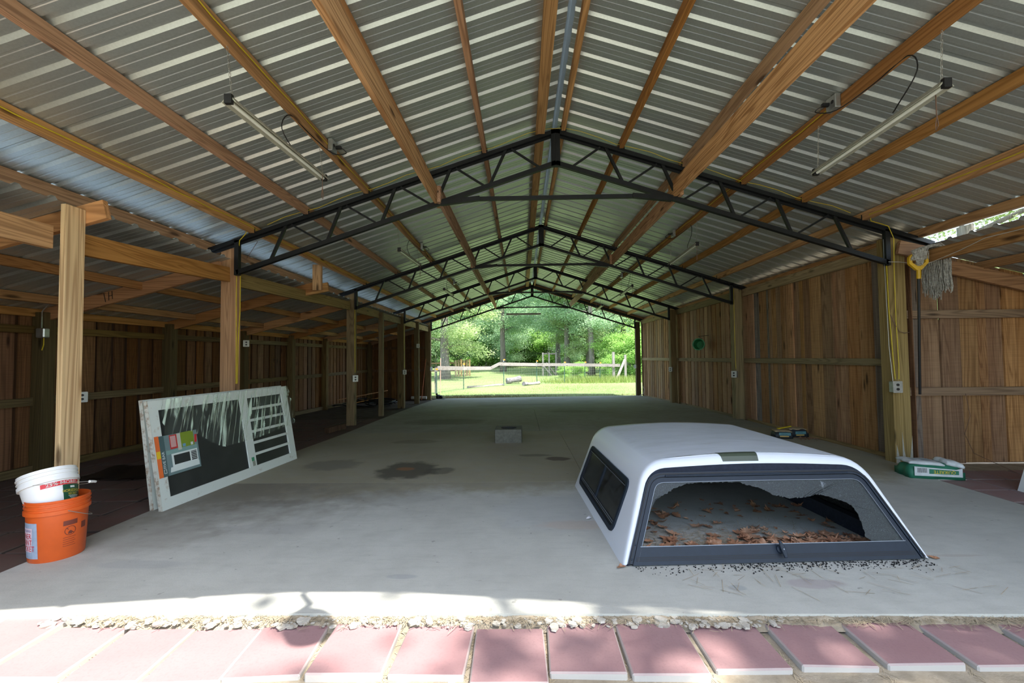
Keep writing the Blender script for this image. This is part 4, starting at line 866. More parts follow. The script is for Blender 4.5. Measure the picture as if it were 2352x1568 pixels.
# ---------------------------------------------------------------- buckets
def wrap(cx, r_of, z0, a0, M):   # 2D print coords -> on the bucket wall
    def f(p, h): z = z0+p[1]; r = r_of(z)+.0012+h; a = a0+p[0]/r; return M @ Vector((r*math.cos(a), r*math.sin(a), z))
    return f
def patch(mb, W_, x0, x1, y0, y1, n=10, sk=0):
    k = len(mb.v)
    for j in range(2):
        for i in range(n+1): mb.v.append(tuple(W_((x0+(x1-x0)*i/n+(sk*j), (y0, y1)[j]), 0)))
    mb.f += [(k+i, k+i+1, k+n+2+i, k+n+1+i) for i in range(n)]
def bucket(name, M, loc, rot, label, m, H=.37, rb=.130, rt=.146):
    b = empty(name, loc, rot=rot, label=label, cat='bucket')
    r_of = lambda z: rb+(rt-rb)*z/H
    pr_ = [(0.001, 0), (rb-.004, 0), (rb, .006), (rt-.003, H-.085), (rt+.008, H-.084), (rt+.008, H-.062), (rt+.001, H-.06), (rt+.001, H-.045), (rt+.007, H-.044), (rt+.007, H-.038), (rt+.001, H-.037), (rt+.001, H-.022), (rt+.008, H-.021), (rt+.008, H-.015), (rt+.002, H-.014), (rt+.004, H), (rt, H), (rb-.003, .008), (.001, .008)]
    MB().lathe(pr_, 48, cap0=False, cap1=False).build('shell', m, b, smooth=True, local=True, origin=(0, 0, 0)); return b, r_of
M_ORG = plain('orange_plastic', (.62, .10, .015), .38, 0, .12, 6); M_WBK = plain('white_plastic', (.80, .80, .78), .35, 0, .05, 6)
bo, ro = bucket('bucket', None, (-2.965, 2.785, 0), (0, 0, 0), 'orange plastic bucket with paper label standing on the slab edge', M_ORG)
face = math.atan2(-2.785, 2.965)     # towards the camera
def lab(b, name, a, z0, boxes, m, sk=0):
    mb = MB(); W_ = wrap(0, ro, z0, a, Matrix())
    for x0, x1, y0, y1 in boxes: patch(mb, W_, x0, x1, y0, y1, sk=sk)
    return mb.build(name, m, b, local=True, fixn=False)
aL = face-1.15
lab(bo, 'label', aL, .03, [(-.10, .065, 0, .215)], plain('label_greyblue', (.30, .36, .46), .5, 0, .12, 30))
W1 = wrap(0, lambda z: ro(z)+.0008, .03, aL, Matrix()); mb = MB(); patch(mb, W1, -.085, .030, .04, .185, sk=.008); mb.build('label_scroll', plain('label_pinkish', (.62, .50, .56), .5, 0, .06), bo, local=True, fixn=False)
W2 = wrap(0, lambda z: ro(z)+.0016, .03, aL, Matrix()); mb = MB()
for s_, y in (('LINER', .135), ('PAINT', .097), ('BUCKET', .060)): mb.text(s_, .046, lambda p, h, y=y: W2((p[0]-.012, p[1]+y), 0), .72, 'CENTER')
mb.build('label_red_print', plain('print_red', (.50, .02, .03), .5), bo, local=True, fixn=False)
mb = MB(); mb.text('TRUSTED', .018, lambda p, h: W2((p[0]+.0, p[1]+.168), 0), .8); mb.build('label_blue_print', plain('print_blue', (.04, .06, .25), .5), bo, local=True, fixn=False)
W3 = wrap(0, ro, .0, face+.42, Matrix()); mb = MB(); patch(mb, W3, -.035, .035, .205, .235); patch(mb, W3, .06, .095, .165, .205)
cxy = [(.028*math.cos(a), .028*math.sin(a)) for a in [k*math.pi/12 for k in range(25)]]
k = len(mb.v)
for i, (a, b_) in enumerate(cxy): mb.v += [tuple(W3((a, .17+b_), .0002)), tuple(W3((a*.88, .17+b_*.88), .0002))]
mb.f += [(k+2*i, k+2*i+2, k+2*i+3, k+2*i+1) for i in range(24)]
k = len(mb.v); mb.v += [tuple(W3(p, .0002)) for p in ((-.021, .188), (-.018, .191), (.021, .152), (.018, .149))]; mb.f.append((k, k+1, k+2, k+3))
k = len(mb.v); mb.v += [tuple(W3(p, .0002)) for p in ((-.012, .152), (.008, .150), (.010, .162), (.002, .172), (-.008, .168))]; mb.f.append((k, k+1, k+2, k+3, k+4))
for q in range(5): patch(mb, W3, -.033, .028-.006*(q % 2), .130-q*.013, .1325-q*.013, 6)
mb.build('warning_print', plain('print_brown', (.16, .035, .02), .5), bo, local=True, fixn=False)
hp = []
for i in range(17):
    t_ = i/16; a = face+.28+t_*math.pi*.98; rr = ro(.3)+.012; hp.append((rr*math.cos(a)*1.02, rr*math.sin(a)*1.02, .30-.085*math.sin(t_*math.pi)))
MB().tube(hp, .0022, 5).build('wire_handle', M_CHAIN, bo, local=True, smooth=True)
rb_ = (math.cos(face), math.sin(face))
ax_ = Vector((-.36, .153, .92)).normalized()
qw = ax_.to_track_quat('Z', 'Y'); cw_ = qw.inverted() @ Vector((2.945, -2.752, .5)); facew = math.atan2(cw_.y, cw_.x)
bw, rw = bucket('bucket', None, (-2.945, 2.752, .215), tuple(ax_.to_track_quat('Z', 'Y').to_euler()), 'white plastic bucket with green and red label tilted inside the orange bucket', M_WBK, H=.32, rb=.105, rt=.134)
ro_w = lambda z: .106+.0262*z/.235
Ww = wrap(0, ro_w, 0, facew+.55, Matrix()); mb = MB(); patch(mb, Ww, -.11, .10, .200, .226, 16); mb.build('red_banner', plain('banner_red', (.60, .02, .03), .4), bw, local=True, fixn=False)
mb = MB(); patch(mb, Ww, -.01, .14, .03, .199, 14); mb.build('green_label', plain('label_green', (.012, .07, .035), .4), bw, local=True, fixn=False)
Wt = wrap(0, lambda z: ro_w(z)+.0010, 0, facew+.55, Matrix())
mb = MB(); mb.text('25% MORE!', .027, lambda p, h: Wt((p[0]-.005, p[1]+.213), 0), 1.25); mb.build('banner_print', M_PW, bw, local=True, fixn=False)
mb = MB(); mb.text("HORSESHOER'S", .024, lambda p, h: Wt((p[0]+.055, p[1]+.158), 0), .85); mb.text('SECRET', .018, lambda p, h: Wt((p[0]+.045, p[1]+.138), 0), 1.0); mb.build('yellow_print', plain('print_yellow', (.65, .50, .05), .5), bw, local=True, fixn=False)
mb = MB()
for q in range(4): patch(mb, Wt, .015+.006*q, .085-.006*q, .125-q*.008, .128-q*.008, 4)
patch(mb, Wt, .03, .06, .176, .188, 4); mb.build('small_print', M_PW, bw, local=True, fixn=False)
hp = []; a1 = facew-.45
for i in range(15):
    t_ = i/14; hp.append(((.150)*math.cos(a1+t_*math.pi)*1.0, .150*math.sin(a1+t_*math.pi), .235-.0*t_))
hx = Vector((math.cos(facew+1.12), math.sin(facew+1.12), 0)); hp = [Vector(p)*1 + hx*.07*math.sin(i/14*math.pi)+Vector((0, 0, -.06*math.sin(i/14*math.pi))) for i, p in enumerate(hp)]
MB().tube(hp, .0018, 5).build('wire_handle', M_CHAIN, bw, local=True, smooth=True); MB().tube(hp[6:9], .008, 8).build('handle_grip', M_WBK, bw, local=True, smooth=True)

# ---------------------------------------------------------------- flue block
cb = MB(); h_ = .195; cbo = [(-.197, -.19), (.197, -.19), (.197, .19), (-.197, .19)]
t = empty('concrete_block', (-.20, 6.60, fz(-.2, 6.6)), rz=-.01, label='grey concrete flue block with a round hole on the slab', cat='block')
outer = []; inner = []
for k in range(48):
    a = k*math.pi/24; c, s = math.cos(a), math.sin(a); q = 1/max(abs(c)/.197, abs(s)/.19); outer.append((c*q, s*q)); inner.append((.118*c, .118*s))
M_CMU = slab_sub('cinder_block', (.20, .195, .16), (.14, .138, .11), 30)
MB().ring(outer, inner, 0, h_, lambda p, h: Vector((p[0], p[1], h))).build('block_body', M_CMU, t, local=True)
M_HOLE = plain('hole_shade_dark', (.03, .03, .024), .95)
MB().ring([(.1175*math.cos(k*math.pi/24), .1175*math.sin(k*math.pi/24)) for k in range(48)], [(.115*math.cos(k*math.pi/24), .115*math.sin(k*math.pi/24)) for k in range(48)], .002, h_-.002, lambda p, h: Vector((p[0], p[1], h))).build('hole_shade_ring', M_HOLE, t, local=True)  # added ring, its dark colour paints the shade inside the hole
for sx in (-1, 1):
    for sy in (-1, 1): MB().prism([(sx*.085, sy*.15), (sx*.15, sy*.15), (sx*.15, sy*.085)], h_, h_+.001, lambda p, h: Vector((p[0], p[1], h))).build('corner_slot', M_BLACK, t, local=True)

# ---------------------------------------------------------------- bags near the right wall
def lumpy(mb, L, W_, H, n=10, seed=1, puff=.5, M=Matrix()):
    r_ = random.Random(seed); nx, ny = 14, 8; base = len(mb.v)
    def P(i, j, top):
        x = -1+2*i/nx; y = -1+2*j/ny; e = (1-abs(x)**4)*(1-abs(y)**4); z = H*(.5+.5*e**.35)+H*.10*math.sin(x*5+seed)*math.cos(y*3+seed*2) if top else 0
        q = .96+.04*e; return M @ Vector((x*L/2*q+.006*math.sin(y*7+seed), y*W_/2*q+.006*math.sin(x*6), max(0, z)))
    for top in (0, 1):
        for j in range(ny+1):
            for i in range(nx+1): mb.v.append(tuple(P(i, j, top)))
    idx = lambda i, j, t_: base+t_*(nx+1)*(ny+1)+j*(nx+1)+i
    for t_ in (0, 1):
        for j in range(ny):
            for i in range(nx): mb.f.append((idx(i, j, t_), idx(i+1, j, t_), idx(i+1, j+1, t_), idx(i, j+1, t_)))
    for i in range(nx):
        for j in (0, ny): mb.f.append((idx(i, j, 0), idx(i+1, j, 0), idx(i+1, j, 1), idx(i, j, 1)))
    for j in range(ny):
        for i in (0, nx): mb.f.append((idx(i, j, 0), idx(i, j+1, 0), idx(i, j+1, 1), idx(i, j, 1)))
M_BGG = plain('green_paper_sack', (.02, .16, .09), .55, 0, .15, 12); M_BGW = plain('white_paper_sack', (.60, .62, .62), .6, 0, .12, 12); M_YP = plain('print_yellow_bold', (.75, .55, .03), .5)
cbag = empty('cement_bag', (4.02, 4.50, .0), rz=-.20, label='green and white paper cement bag lying beside the mop post', cat='bag')
mb = MB(); lumpy(mb, .46, .26, .135, seed=2); mb.build('sack', M_BGG, cbag, smooth='all', local=True, origin=(0, 0, 0))
mb = MB(); lumpy(mb, .30, .235, .03, seed=5, M=Matrix.Translation((-.06, .01, .128)) @ Matrix.Rotation(.05, 4, 'Y')); mb.build('sack_top', M_BGW, cbag, smooth='all', local=True)
mb = MB(); lumpy(mb, .15, .22, .05, seed=7, M=Matrix.Translation((.165, .0, .118)) @ Matrix.Rotation(.22, 4, 'Y')); mb.build('torn_flap', M_BGW, cbag, smooth='all', local=True)
fp = lambda p, h: Vector((p[0], -.131-h-.004, p[1]))
MB().prism([(-.19, .03), (.20, .028), (.20, .112), (.15, .098), (-.19, .118)], 0, .001, fp).build('white_panel', M_BGW, cbag, local=True)
MB().prism([(-.07, .052), (.17, .050), (.17, .088), (-.07, .098)], .001, .002, fp).build('green_panel', M_BGG, cbag, local=True)
mb = MB(); mb.text('QUIKRETE', .042, lambda p, h: fp((.055-p[0], .072-p[1]), .003), .92); mb.build('print', M_YP, cbag, local=True, fixn=False)
mb = MB()
for k in range(10): mb.prism([(-.165+k*.008, .06), (-.161+k*.008, .06), (-.161+k*.008, .105), (-.165+k*.008, .105)], .001, .002, fp)
mb.build('barcode', M_PD, cbag, local=True)
tp_ = lambda p, h: Vector((p[0], p[1], .162+h-.02*abs(p[0]+.06)))
mb = MB()
for k in range(5): mb.prism([(-.15, -.05+k*.022), (.02, -.05+k*.022), (.02, -.04+k*.022), (-.15, -.04+k*.022)], 0, .001, tp_)
mb.build('top_print', plain('print_grey', (.2, .23, .25), .5), cbag, local=True)
# the flattened dark cartons further back
M_CTN = plain('dark_carton', (.018, .024, .03), .6); M_TAN = plain('kraft_paper', (.36, .27, .16), .8, 0, .15); M_TEAL = plain('teal_label', (.10, .25, .28), .5); M_OCH = plain('ochre_label', (.50, .33, .10), .5)
for (x, y, rz, lb, ln) in ((3.82, 6.62, -.20, 'dark paper sack with teal label, left one by the right wall', .24), (4.08, 6.72, .04, 'dark paper sack with teal label, right one against the right wall', .26)):
    c = empty('paper_sack', (x, y, 0 if x < 4 else .0), rz=rz, label=lb, cat='bag')
    mb = MB(); lumpy(mb, ln, .22, .10 if x < 4 else .115, seed=int(x*10)); mb.build('sack', M_CTN, c, smooth='all', local=True, origin=(0, 0, 0))
    mb = MB(); lumpy(mb, ln*.95, .19, .022, seed=3, M=Matrix.Translation((0, .01, .088 if x < 4 else .102))); mb.build('top_flap', M_TAN, c, smooth='all', local=True)
    f_ = lambda p, h: Vector((p[0], -.113-h, p[1]))
    MB().prism([(-.07, .045), (.085, .045), (.085, .085), (-.07, .085)], 0, .001, f_).build('teal_panel', M_TEAL, c, local=True); MB().prism([(-.06, .022), (.06, .022), (.06, .04), (-.06, .04)], 0, .001, f_).build('ochre_panel', M_OCH, c, local=True)
    mb = MB(); mb.text('MORTAR', .022, lambda p, h: f_((p[0], p[1]+.064), .002), .9); mb.build('print', M_PD, c, local=True, fixn=False)
o = MB().beam((3.80, 6.68, .115), (4.02, 6.72, .145), .03, .012).build('wood_strip', M_YEL); tag(o, 'yellow strip lying on top of the dark paper sacks', 'strip')
mb = MB()
for _ in range(60): leaf(mb, 4.15+rnd.gauss(0, .09), 6.5+rnd.gauss(0, .08), .004, .035)
tag(mb.build('wall_debris', M_DLEAF, fixn=False), 'crumbled leaves at the foot of the right wall by the sacks', 'leaves', kind='stuff')
# white tapered container with dark red lens at the right edge
t = empty('white_container', (4.47, 3.86, -.02), label='white tapered plastic piece with a red block at the right picture edge', cat='container')
MB().add([(4.34, 3.80, -.03), (4.82, 3.72, -.03), (4.82, 4.0, -.03), (4.36, 4.05, -.03), (4.44, 3.88, .46), (4.77, 3.84, .46), (4.77, 3.96, .46), (4.45, 3.98, .46)], [(3, 2, 1, 0), (4, 5, 6, 7), (0, 1, 5, 4), (1, 2, 6, 5), (2, 3, 7, 6), (3, 0, 4, 7)]).build('white_body', M_WBK, t, bevel=.02)
MB().box(4.28, 4.62, 3.68, 3.77, -.035, .13).build('red_block', plain('dark_red_lens', (.22, .02, .012), .3), t, bevel=.015)

# ---------------------------------------------------------------- mop
mp_ = empty('mop', (4.38, 4.95, .72), label='string mop with yellow head and black handle hung upside down by the right post', cat='mop')
MB().tube([(4.20, 4.71, 2.02), (4.30, 4.85, 1.3), (4.372, 4.95, .765)], .0125, 12).build('handle', M_BLACK, mp_, smooth=True)
M_MY = plain('yellow_mop_head', (.62, .36, .01), .4); MB().tube([(4.20, 4.71, 2.0), (4.195, 4.70, 2.10)], .02, 12).build('socket', M_MY, mp_, smooth=True)
X = lambda u, w_: Vector((4.19+u*.9, 4.70-u*.3, w_))
MB().ring([(-.022, 2.09), (.022, 2.09), (.085, 2.16), (.085, 2.23), (.06, 2.26), (-.06, 2.26), (-.085, 2.23), (-.085, 2.16)], [(-.012, 2.13), (.012, 2.13), (.058, 2.17), (.058, 2.22), (.045, 2.235), (-.045, 2.235), (-.058, 2.22), (-.058, 2.17)], -.014, .014, lambda p, h: X(p[0], p[1])+Vector((0, h, 0))).build('clamp_frame', M_MY, mp_)
MB().tube([X(0, 2.11), X(0, 2.22)], .012, 8).build('clamp_screw', plain('clamp_white', (.6, .55, .4)), mp_)
M_STR, t, b = mat('mop_cotton'); t.links.new(ramp(t, noise(t, objvec(t), 50, 3), [(.3, (.20, .18, .15)), (.7, (.48, .46, .41))]), b.inputs['Base Color']); b.inputs['Roughness'].default_value = .95
mb = MB(); r_ = random.Random(5)
for i in range(170):
    u0 = r_.uniform(-.07, .07); ey = r_.uniform(4.60, 4.90); ex = r_.uniform(4.40, 4.45); ln = r_.uniform(1.83, 1.93)+.25*abs(ey-4.76)-(.06 if r_.random() < .1 else 0); ph = r_.uniform(0, 6)
    lo = r_.uniform(2.19, 2.26) if i % 3 else r_.uniform(2.13, 2.2); P = [X(u0*(1 if lo > 2.19 else .3)+.01*math.sin(i), lo)+Vector((0, -.016-.02*r_.random(), 0)), X(u0*.9+.02*math.sin(i*2), 2.27)+Vector((0, -.02-.02*r_.random(), r_.uniform(0, .04))), Vector((4.27, 4.70+(ey-4.7)*.4, 2.315+r_.uniform(0, .03))), Vector((4.36, 4.70+(ey-4.7)*.8, 2.335+r_.uniform(0, .025))), Vector((ex-.01, ey, 2.29))]
    for k in range(1, 9): P.append(Vector((ex+.007*math.sin(k*1.7+ph), ey+.008*math.sin(k*1.3+ph*2), 2.29+(ln-2.29)*k/8)))
    mb.tube(P, .0046, 4)
mb.build('cotton_strings', M_STR, mp_, smooth=True)['kind'] = 'stuff'
cable([(4.10, 4.96, 2.235), (4.2, 4.93, 2.225), (4.25, 4.72, 2.15), (4.32, 4.68, 2.17), (4.325, 4.4, 2.22), (4.325, 4.15, 2.28), (4.325, 3.5, 2.27)], 'thin white cord tied round the mop head and rafter', .003, M_WHC, 'cord', cat='cord')
cable([(4.13, 5.0, 1.65), (4.17, 5.0, 1.55), (4.22, 5.0, 1.46), (4.28, 5.0, 1.44), (4.345, 5.02, 1.45)], 'brown cord across the mop post', .004, M_BRCORD, 'cord', cat='cord')
cable([(5.05, 5.14, .75), (5.08, 5.13, .5), (4.98, 5.1, .3), (4.92, 4.95, .12), (5.0, 4.6, -.01), (4.8, 4.2, -.03)], 'thin dark wire hanging on the right rear boards', .003, M_BRCORD, 'wire', cat='wire')
# green pot on the right wall
gp = empty('plant_pot', (4.22, 10.45, 1.40), label='green plastic pot hanging on the right wall boards', cat='pot')
Mg = Matrix.Translation((4.13, 10.35, 1.475)) @ Vector((.62, .75, -.08)).to_track_quat('Z', 'Y').to_matrix().to_4x4(); M_GRN = plain('green_pot_plastic', (.015, .16, .05), .4)
MB().lathe([(.13, 0), (.135, .012), (.125, .015), (.095, .17), (.001, .17), (.001, .163), (.09, .163), (.118, .004), (.13, 0)], 28, Mg, cap0=False, cap1=False).build('pot_body', M_GRN, gp, smooth=True); MB().lathe([(.14, -.004), (.14, .014), (.124, .014), (.124, -.004), (.14, -.004)], 28, Mg, cap0=False, cap1=False).build('pot_rim', plain('pale_green_rim', (.08, .32, .15), .4), gp)
MB().tube([(4.2, 10.3, 1.6), (4.15, 10.4, 1.66), (4.36, 10.3, 1.68)], .006, 5).build('hanger_wire', M_BLACK, gp)

# ---------------------------------------------------------------- clutter in the dark left lean-to and at the back
o = MB().beam((-3.36, 7.55, .0), (-3.22, 7.95, .01), .09, .09, seg=2, jit=.004).build('wood_offcut', W_BDD); tag(o, 'short dark timber offcut on the left lean-to floor', 'timber')
t = empty('plastic_sheet', (-4.3, 4.9, -.03), label='black plastic sheet lying behind the nearest left post', cat='sheet')
mb = grid_mb(list(np.linspace(-4.75, -4.0, 10)), list(np.linspace(4.55, 5.15, 8)), lambda x, y: -.02+.03*abs(math.sin(x*9+y*5))); mb.build('sheet', M_BLACK, t, smooth='all')
mb = MB(); r_ = random.Random(2)
for k in range(16):
    cx, cy = -4.6+r_.uniform(-.6, .6), 13.0+r_.uniform(-.5, .5); a0 = r_.uniform(0, 6); rr = r_.uniform(.15, .4); zz = fz(-4.6, 13)+.0
    p = [(cx+rr*math.cos(a0+i*.35), cy+rr*.8*math.sin(a0+i*.35), zz+.02+.02*k/2+.03*math.sin(i*.5+k)) for i in range(16)]; hose = empty('hose_pile', (-4.6, 13, zz), label='tangled black hoses piled on the far left lean-to floor', cat='hoses') if k == 0 else hose
    mb = MB(); mb.tube(p, .02, 6); mb.build('hose', M_BLACK, hose, smooth=True)
for i, (a, b_, m_, l) in enumerate((((-4.9, 12.3, -.05), (-4.2, 13.2, .06), W_PX, 'long pale stick lying on the black hoses'), ((-5.3, 12.6, .05), (-4.3, 14.1, .2), W_PX, 'thin pale pole propped at the left wall'), ((-3.55, 15.6, -.25), (-3.48, 16.0, 1.2), plain('orange_pole', (.45, .13, .04), .6), 'orange pole leaning in the back left corner'))):
    o = MB().tube([a, b_], .014, 6).build('pole', m_); tag(o, l, 'pole')
o = MB().lathe([(.055, 0), (.055, .55)], 16, Matrix.Translation((-3.95, 15.75, -.19)) @ Matrix.Rotation(R(90), 4, 'Y')).build('drain_pipe', M_WHC, smooth=True); tag(o, 'pale plastic pipe lying at the back left corner post', 'pipe')
t = empty('small_motor', (-3.0, 15.85, fz(-3, 15.9)), label='small black motor on a flat base by the back left corner', cat='motor'); zz = fz(-3, 15.9)
MB().box(-3.22, -2.75, 15.7, 16.0, zz, zz+.025).build('base_plate', M_BLACK, t, bevel=.006)
MB().lathe([(.03, 0), (.085, .01), (.09, .1), (.06, .13), (.03, .135)], 14, Matrix.Translation((-3.0, 15.85, zz+.02))).build('housing', M_BLACK, t, smooth=True)
MB().lathe([(.05, 0), (.055, .08), (.03, .10)], 12, Matrix.Translation((-2.93, 15.82, zz+.05)) @ Matrix.Rotation(R(60), 4, 'Y')).build('cylinder', M_STEEL, t, smooth=True)
MB().lathe([(.035, 0), (.04, .05), (.02, .06)], 12, Matrix.Translation((-3.06, 15.86, zz+.14))).build('filler_cap', M_STEEL, t, smooth=True)
cable([(4.22, 15.9, -.2), (4.3, 15.7, -.1), (4.32, 15.65, .05), (4.26, 15.7, .18)], 'pale hose stub curling up at the right back corner', .014, M_WHC, 'hose', cat='hose')

# ---------------------------------------------------------------- back yard: fence, stumps, gate
RAIL = [(-3.49, 18.3, .81), (-2.68, 20.3, .74), (-1.54, 22.0, .69), (-1.15, 22.7, .89), (-.9, 23.0, .87), (.83, 24.5, .80), (2.42, 25.0, .77), (3.6, 25.4, .74), (5.75, 25.9, .68)]
fe = empty('wire_fence', (-3.49, 18.3, -.28), label='wire fence with a bleached board rail behind the shed', cat='fence')
for i in range(len(RAIL)-1):
    if i == 2: MB().beam(RAIL[2], RAIL[3], .03, .15).build('rail_board', W_GREY, fe)
    else: MB().beam(RAIL[i], RAIL[i+1], .035, .17).build('rail_board', W_GREY, fe)
M_TP = plain('green_steel_post', (.03, .09, .06), .6); M_TPW = plain('white_post_tip', (.75, .72, .68), .5); M_ORC = plain('orange_insulator', (.80, .30, .03), .5)
for i, (x, y, h) in enumerate(((-3.55, 18.25, 1.08), (-2.72, 20.6, 1.25), (-.93, 23.1, 1.42), (.85, 24.6, 1.32), (2.44, 25.1, 1.22), (3.66, 25.5, 1.2), (4.55, 25.7, 1.15))):
    MB().box(x-.02, x+.02, y+.03, y+.06, gz(x, y), gz(x, y)+h-.12).build('steel_post', M_TP, fe); MB().box(x-.022, x+.022, y+.028, y+.062, gz(x, y)+h-.12, gz(x, y)+h).build('post_tip', M_TPW, fe); MB().box(x-.01, x+.08, y-.01, y+.03, gz(x, y)+h-.05, gz(x, y)+h+.01).build('insulator', M_ORC, fe)
mb = MB(); P = [(a, b_) for a, b_, c in RAIL]; L = resample(P, 110)
for i, (x, y) in enumerate(L): mb.tube([(x, y+.07, gz(x, y)+.05), (x, y+.07, gz(x, y)+1.05)], .0032, 3)
for k in range(8): mb.tube([(x, y+.07, gz(x, y)+.06+k*.14) for x, y in L[::3]+[L[-1]]], .0032, 3)
mb.build('wire_mesh', M_CHAIN, fe)['kind'] = 'stuff'
for (x, y, h, w_, l) in ((5.4, 26.0, 1.75, .14, 'tall square weathered fence post at the right rail end'), (6.42, 27.4, 1.55, .13, 'weathered fence post right of the diagonal brace'), (-3.62, 18.6, 1.12, .10, 'weathered wooden post at the left rail end')):
    o = MB().box(x-w_/2, x+w_/2, y-w_/2, y+w_/2, gz(x, y)-.1, gz(x, y)+h).build('fence_post', W_GREYZ); tag(o, l, 'post')
o = MB().beam((5.55, 26.2, gz(5, 26)), (6.38, 27.35, 1.0), .10, .10).build('fence_brace', W_GREY); tag(o, 'diagonal weathered brace between the two right fence posts', 'brace')
o = MB().tube([(-3.42, 18.5, -.3), (-3.40, 18.52, 1.22)], .018, 6).build('marker_stake', plain('pinkish_stake', (.55, .33, .25), .7)); tag(o, 'thin reddish stake at the left end of the fence', 'stake')
g = empty('wooden_gate', (1.63, 31.7, -.14), label='small open timber gate frame beyond the wire fence', cat='gate')
for x, y in ((1.55, 31.7), (2.0, 31.9), (2.55, 32.6)): MB().box(x-.06, x+.06, y-.06, y+.06, gz(x, y)-.1, gz(x, y)+1.7).build('gate_post', W_GREYZ, g)
for a, b_ in (((1.55, 31.7, 1.45), (2.55, 32.6, 1.45)), ((1.55, 31.7, .75), (2.0, 31.9, .75)), ((1.55, 31.6, .6), (2.15, 31.9, -.1)), ((1.8, 31.8, .8), (2.5, 32.4, -.1))): MB().beam(a, b_, .06, .09).build('gate_rail', W_GREY, g)
g = empty('timber_frame', (-4.2, 51, .2), label='distant pale timber hoop frame at the wood edge', cat='frame')
for x in (-4.6, -3.5): MB().box(x-.08, x+.08, 50.9, 51.1, .1, 1.9).build('upright', W_GREYZ, g)
MB().box(-4.6, -3.5, 50.9, 51.1, 1.7, 1.85).build('crossbar', W_GREY, g)
g = empty('plank_pen', (-4.4, 33, -.1), label='short weathered plank pen beside the big left oak', cat='pen')
for k in range(6): MB().box(-4.85+k*.19, -4.71+k*.19, 32.0+k*.1, 32.05+k*.1, -.15, 1.05+.04*(k % 3)).build('plank', W_TZ, g)
for z in (.3, .85): MB().beam((-9.0, 31.6, z), (-4.7, 32.2, z), .06, .1).build('rail', W_RX, g)
def log(p0, p1, r, label, name='log', cat='log', m=None):
    o = MB().tube([Vector(p0).lerp(Vector(p1), s)+Vector((0, 0, rnd.uniform(-.02, .02))) for s in (0, .2, .4, .6, .8, 1)], r, 9, rad=[r*rnd.uniform(.85, 1.1) for _ in range(6)]).build(name, m or M_BARK, smooth=True); tag(o, label, cat)
M_PLOG = plain('bleached_log', (.26, .23, .19), .85, 0, .25); M_LOGG = plain('grey_log', (.16, .145, .145), .85, 0, .5, 10)
log((-2.6, 21.3, -.22), (-.95, 23.4, -.22), .07, 'long bleached log lying along the fence foot', m=M_PLOG); log((.15, 23.2, -.2), (.95, 24.2, -.2), .09, 'short bleached log between two fence posts', m=M_PLOG); log((-.85, 24.9, -.12), (-.05, 25.2, .0), .17, 'thick grey log chunk on the lawn', m=M_LOGG); log((.1, 23.1, -.18), (.28, 23.3, -.2), .11, 'small grey log end on the lawn', m=M_LOGG)
# grass blades, dirt strip litter
M_BLADE = leaf_mat('grass_blades', (.18, .30, .05), (.28, .36, .09), (.42, .38, .16), .4)
def blades(n, fx, fy, h0, h1, name, label, m=M_BLADE, wd=.006):
    X_ = np.array([fx() for _ in range(n)]); Y_ = np.array([fy() for _ in range(n)]); rs = np.random.RandomState(4); H = rs.uniform(h0, h1, n); A = rs.uniform(0, 6.28, n); Z = np.array([gz(0, y)+.0 for y in Y_])
    v = np.zeros((n, 3, 3)); c, s = np.cos(A)*wd, np.sin(A)*wd; lx, ly = rs.normal(0, .3, n)*H, rs.normal(0, .3, n)*H
    v[:, 0] = np.stack([X_-c, Y_-s, Z], 1); v[:, 1] = np.stack([X_+c, Y_+s, Z], 1); v[:, 2] = np.stack([X_+lx, Y_+ly, Z+H], 1)
    o = tri_mesh(v.reshape(-1, 3), 3, name, m); tag(o, label, 'grass', kind='stuff')
def tri_mesh(v, k, name, m, parent=None, loc=(0, 0, 0)):
    me = bpy.data.meshes.new(name); n = len(v); me.vertices.add(n); me.vertices.foreach_set('co', v.astype(np.float32).ravel()); me.loops.add(n); me.loops.foreach_set('vertex_index', np.arange(n, dtype=np.int32))
    me.polygons.add(n//k); me.polygons.foreach_set('loop_start', np.arange(0, n, k, dtype=np.int32)); me.polygons.foreach_set('loop_total', np.full(n//k, k, dtype=np.int32)); me.update(); me.validate(); me.materials.append(m)
    o = bpy.data.objects.new(name, me); COL.objects.link(o); place(o, Vector(loc), parent, bool(parent)); return o
blades(26000, lambda: rnd.uniform(-5, 7.5), lambda: 17.15+abs(rnd.gauss(0, 4.5)), .03, .08, 'lawn_blades', 'short yellow green grass blades on the lawn behind the shed')
blades(16000, lambda: rnd.uniform(-4.5, 6.5)+0, lambda: rnd.uniform(16.2, 17.25), .02, .10, 'edge_weeds', 'brown dead weeds along the far slab edge', plain('dead_weed', (.25, .18, .09), .9, 0, .3, 4))
blades(5000, lambda: rnd.gauss(4.6, 1.6), lambda: rnd.gauss(25.6, .5), .15, .5, 'tall_weeds', 'tall grass tufts along the right part of the fence', wd=.012)

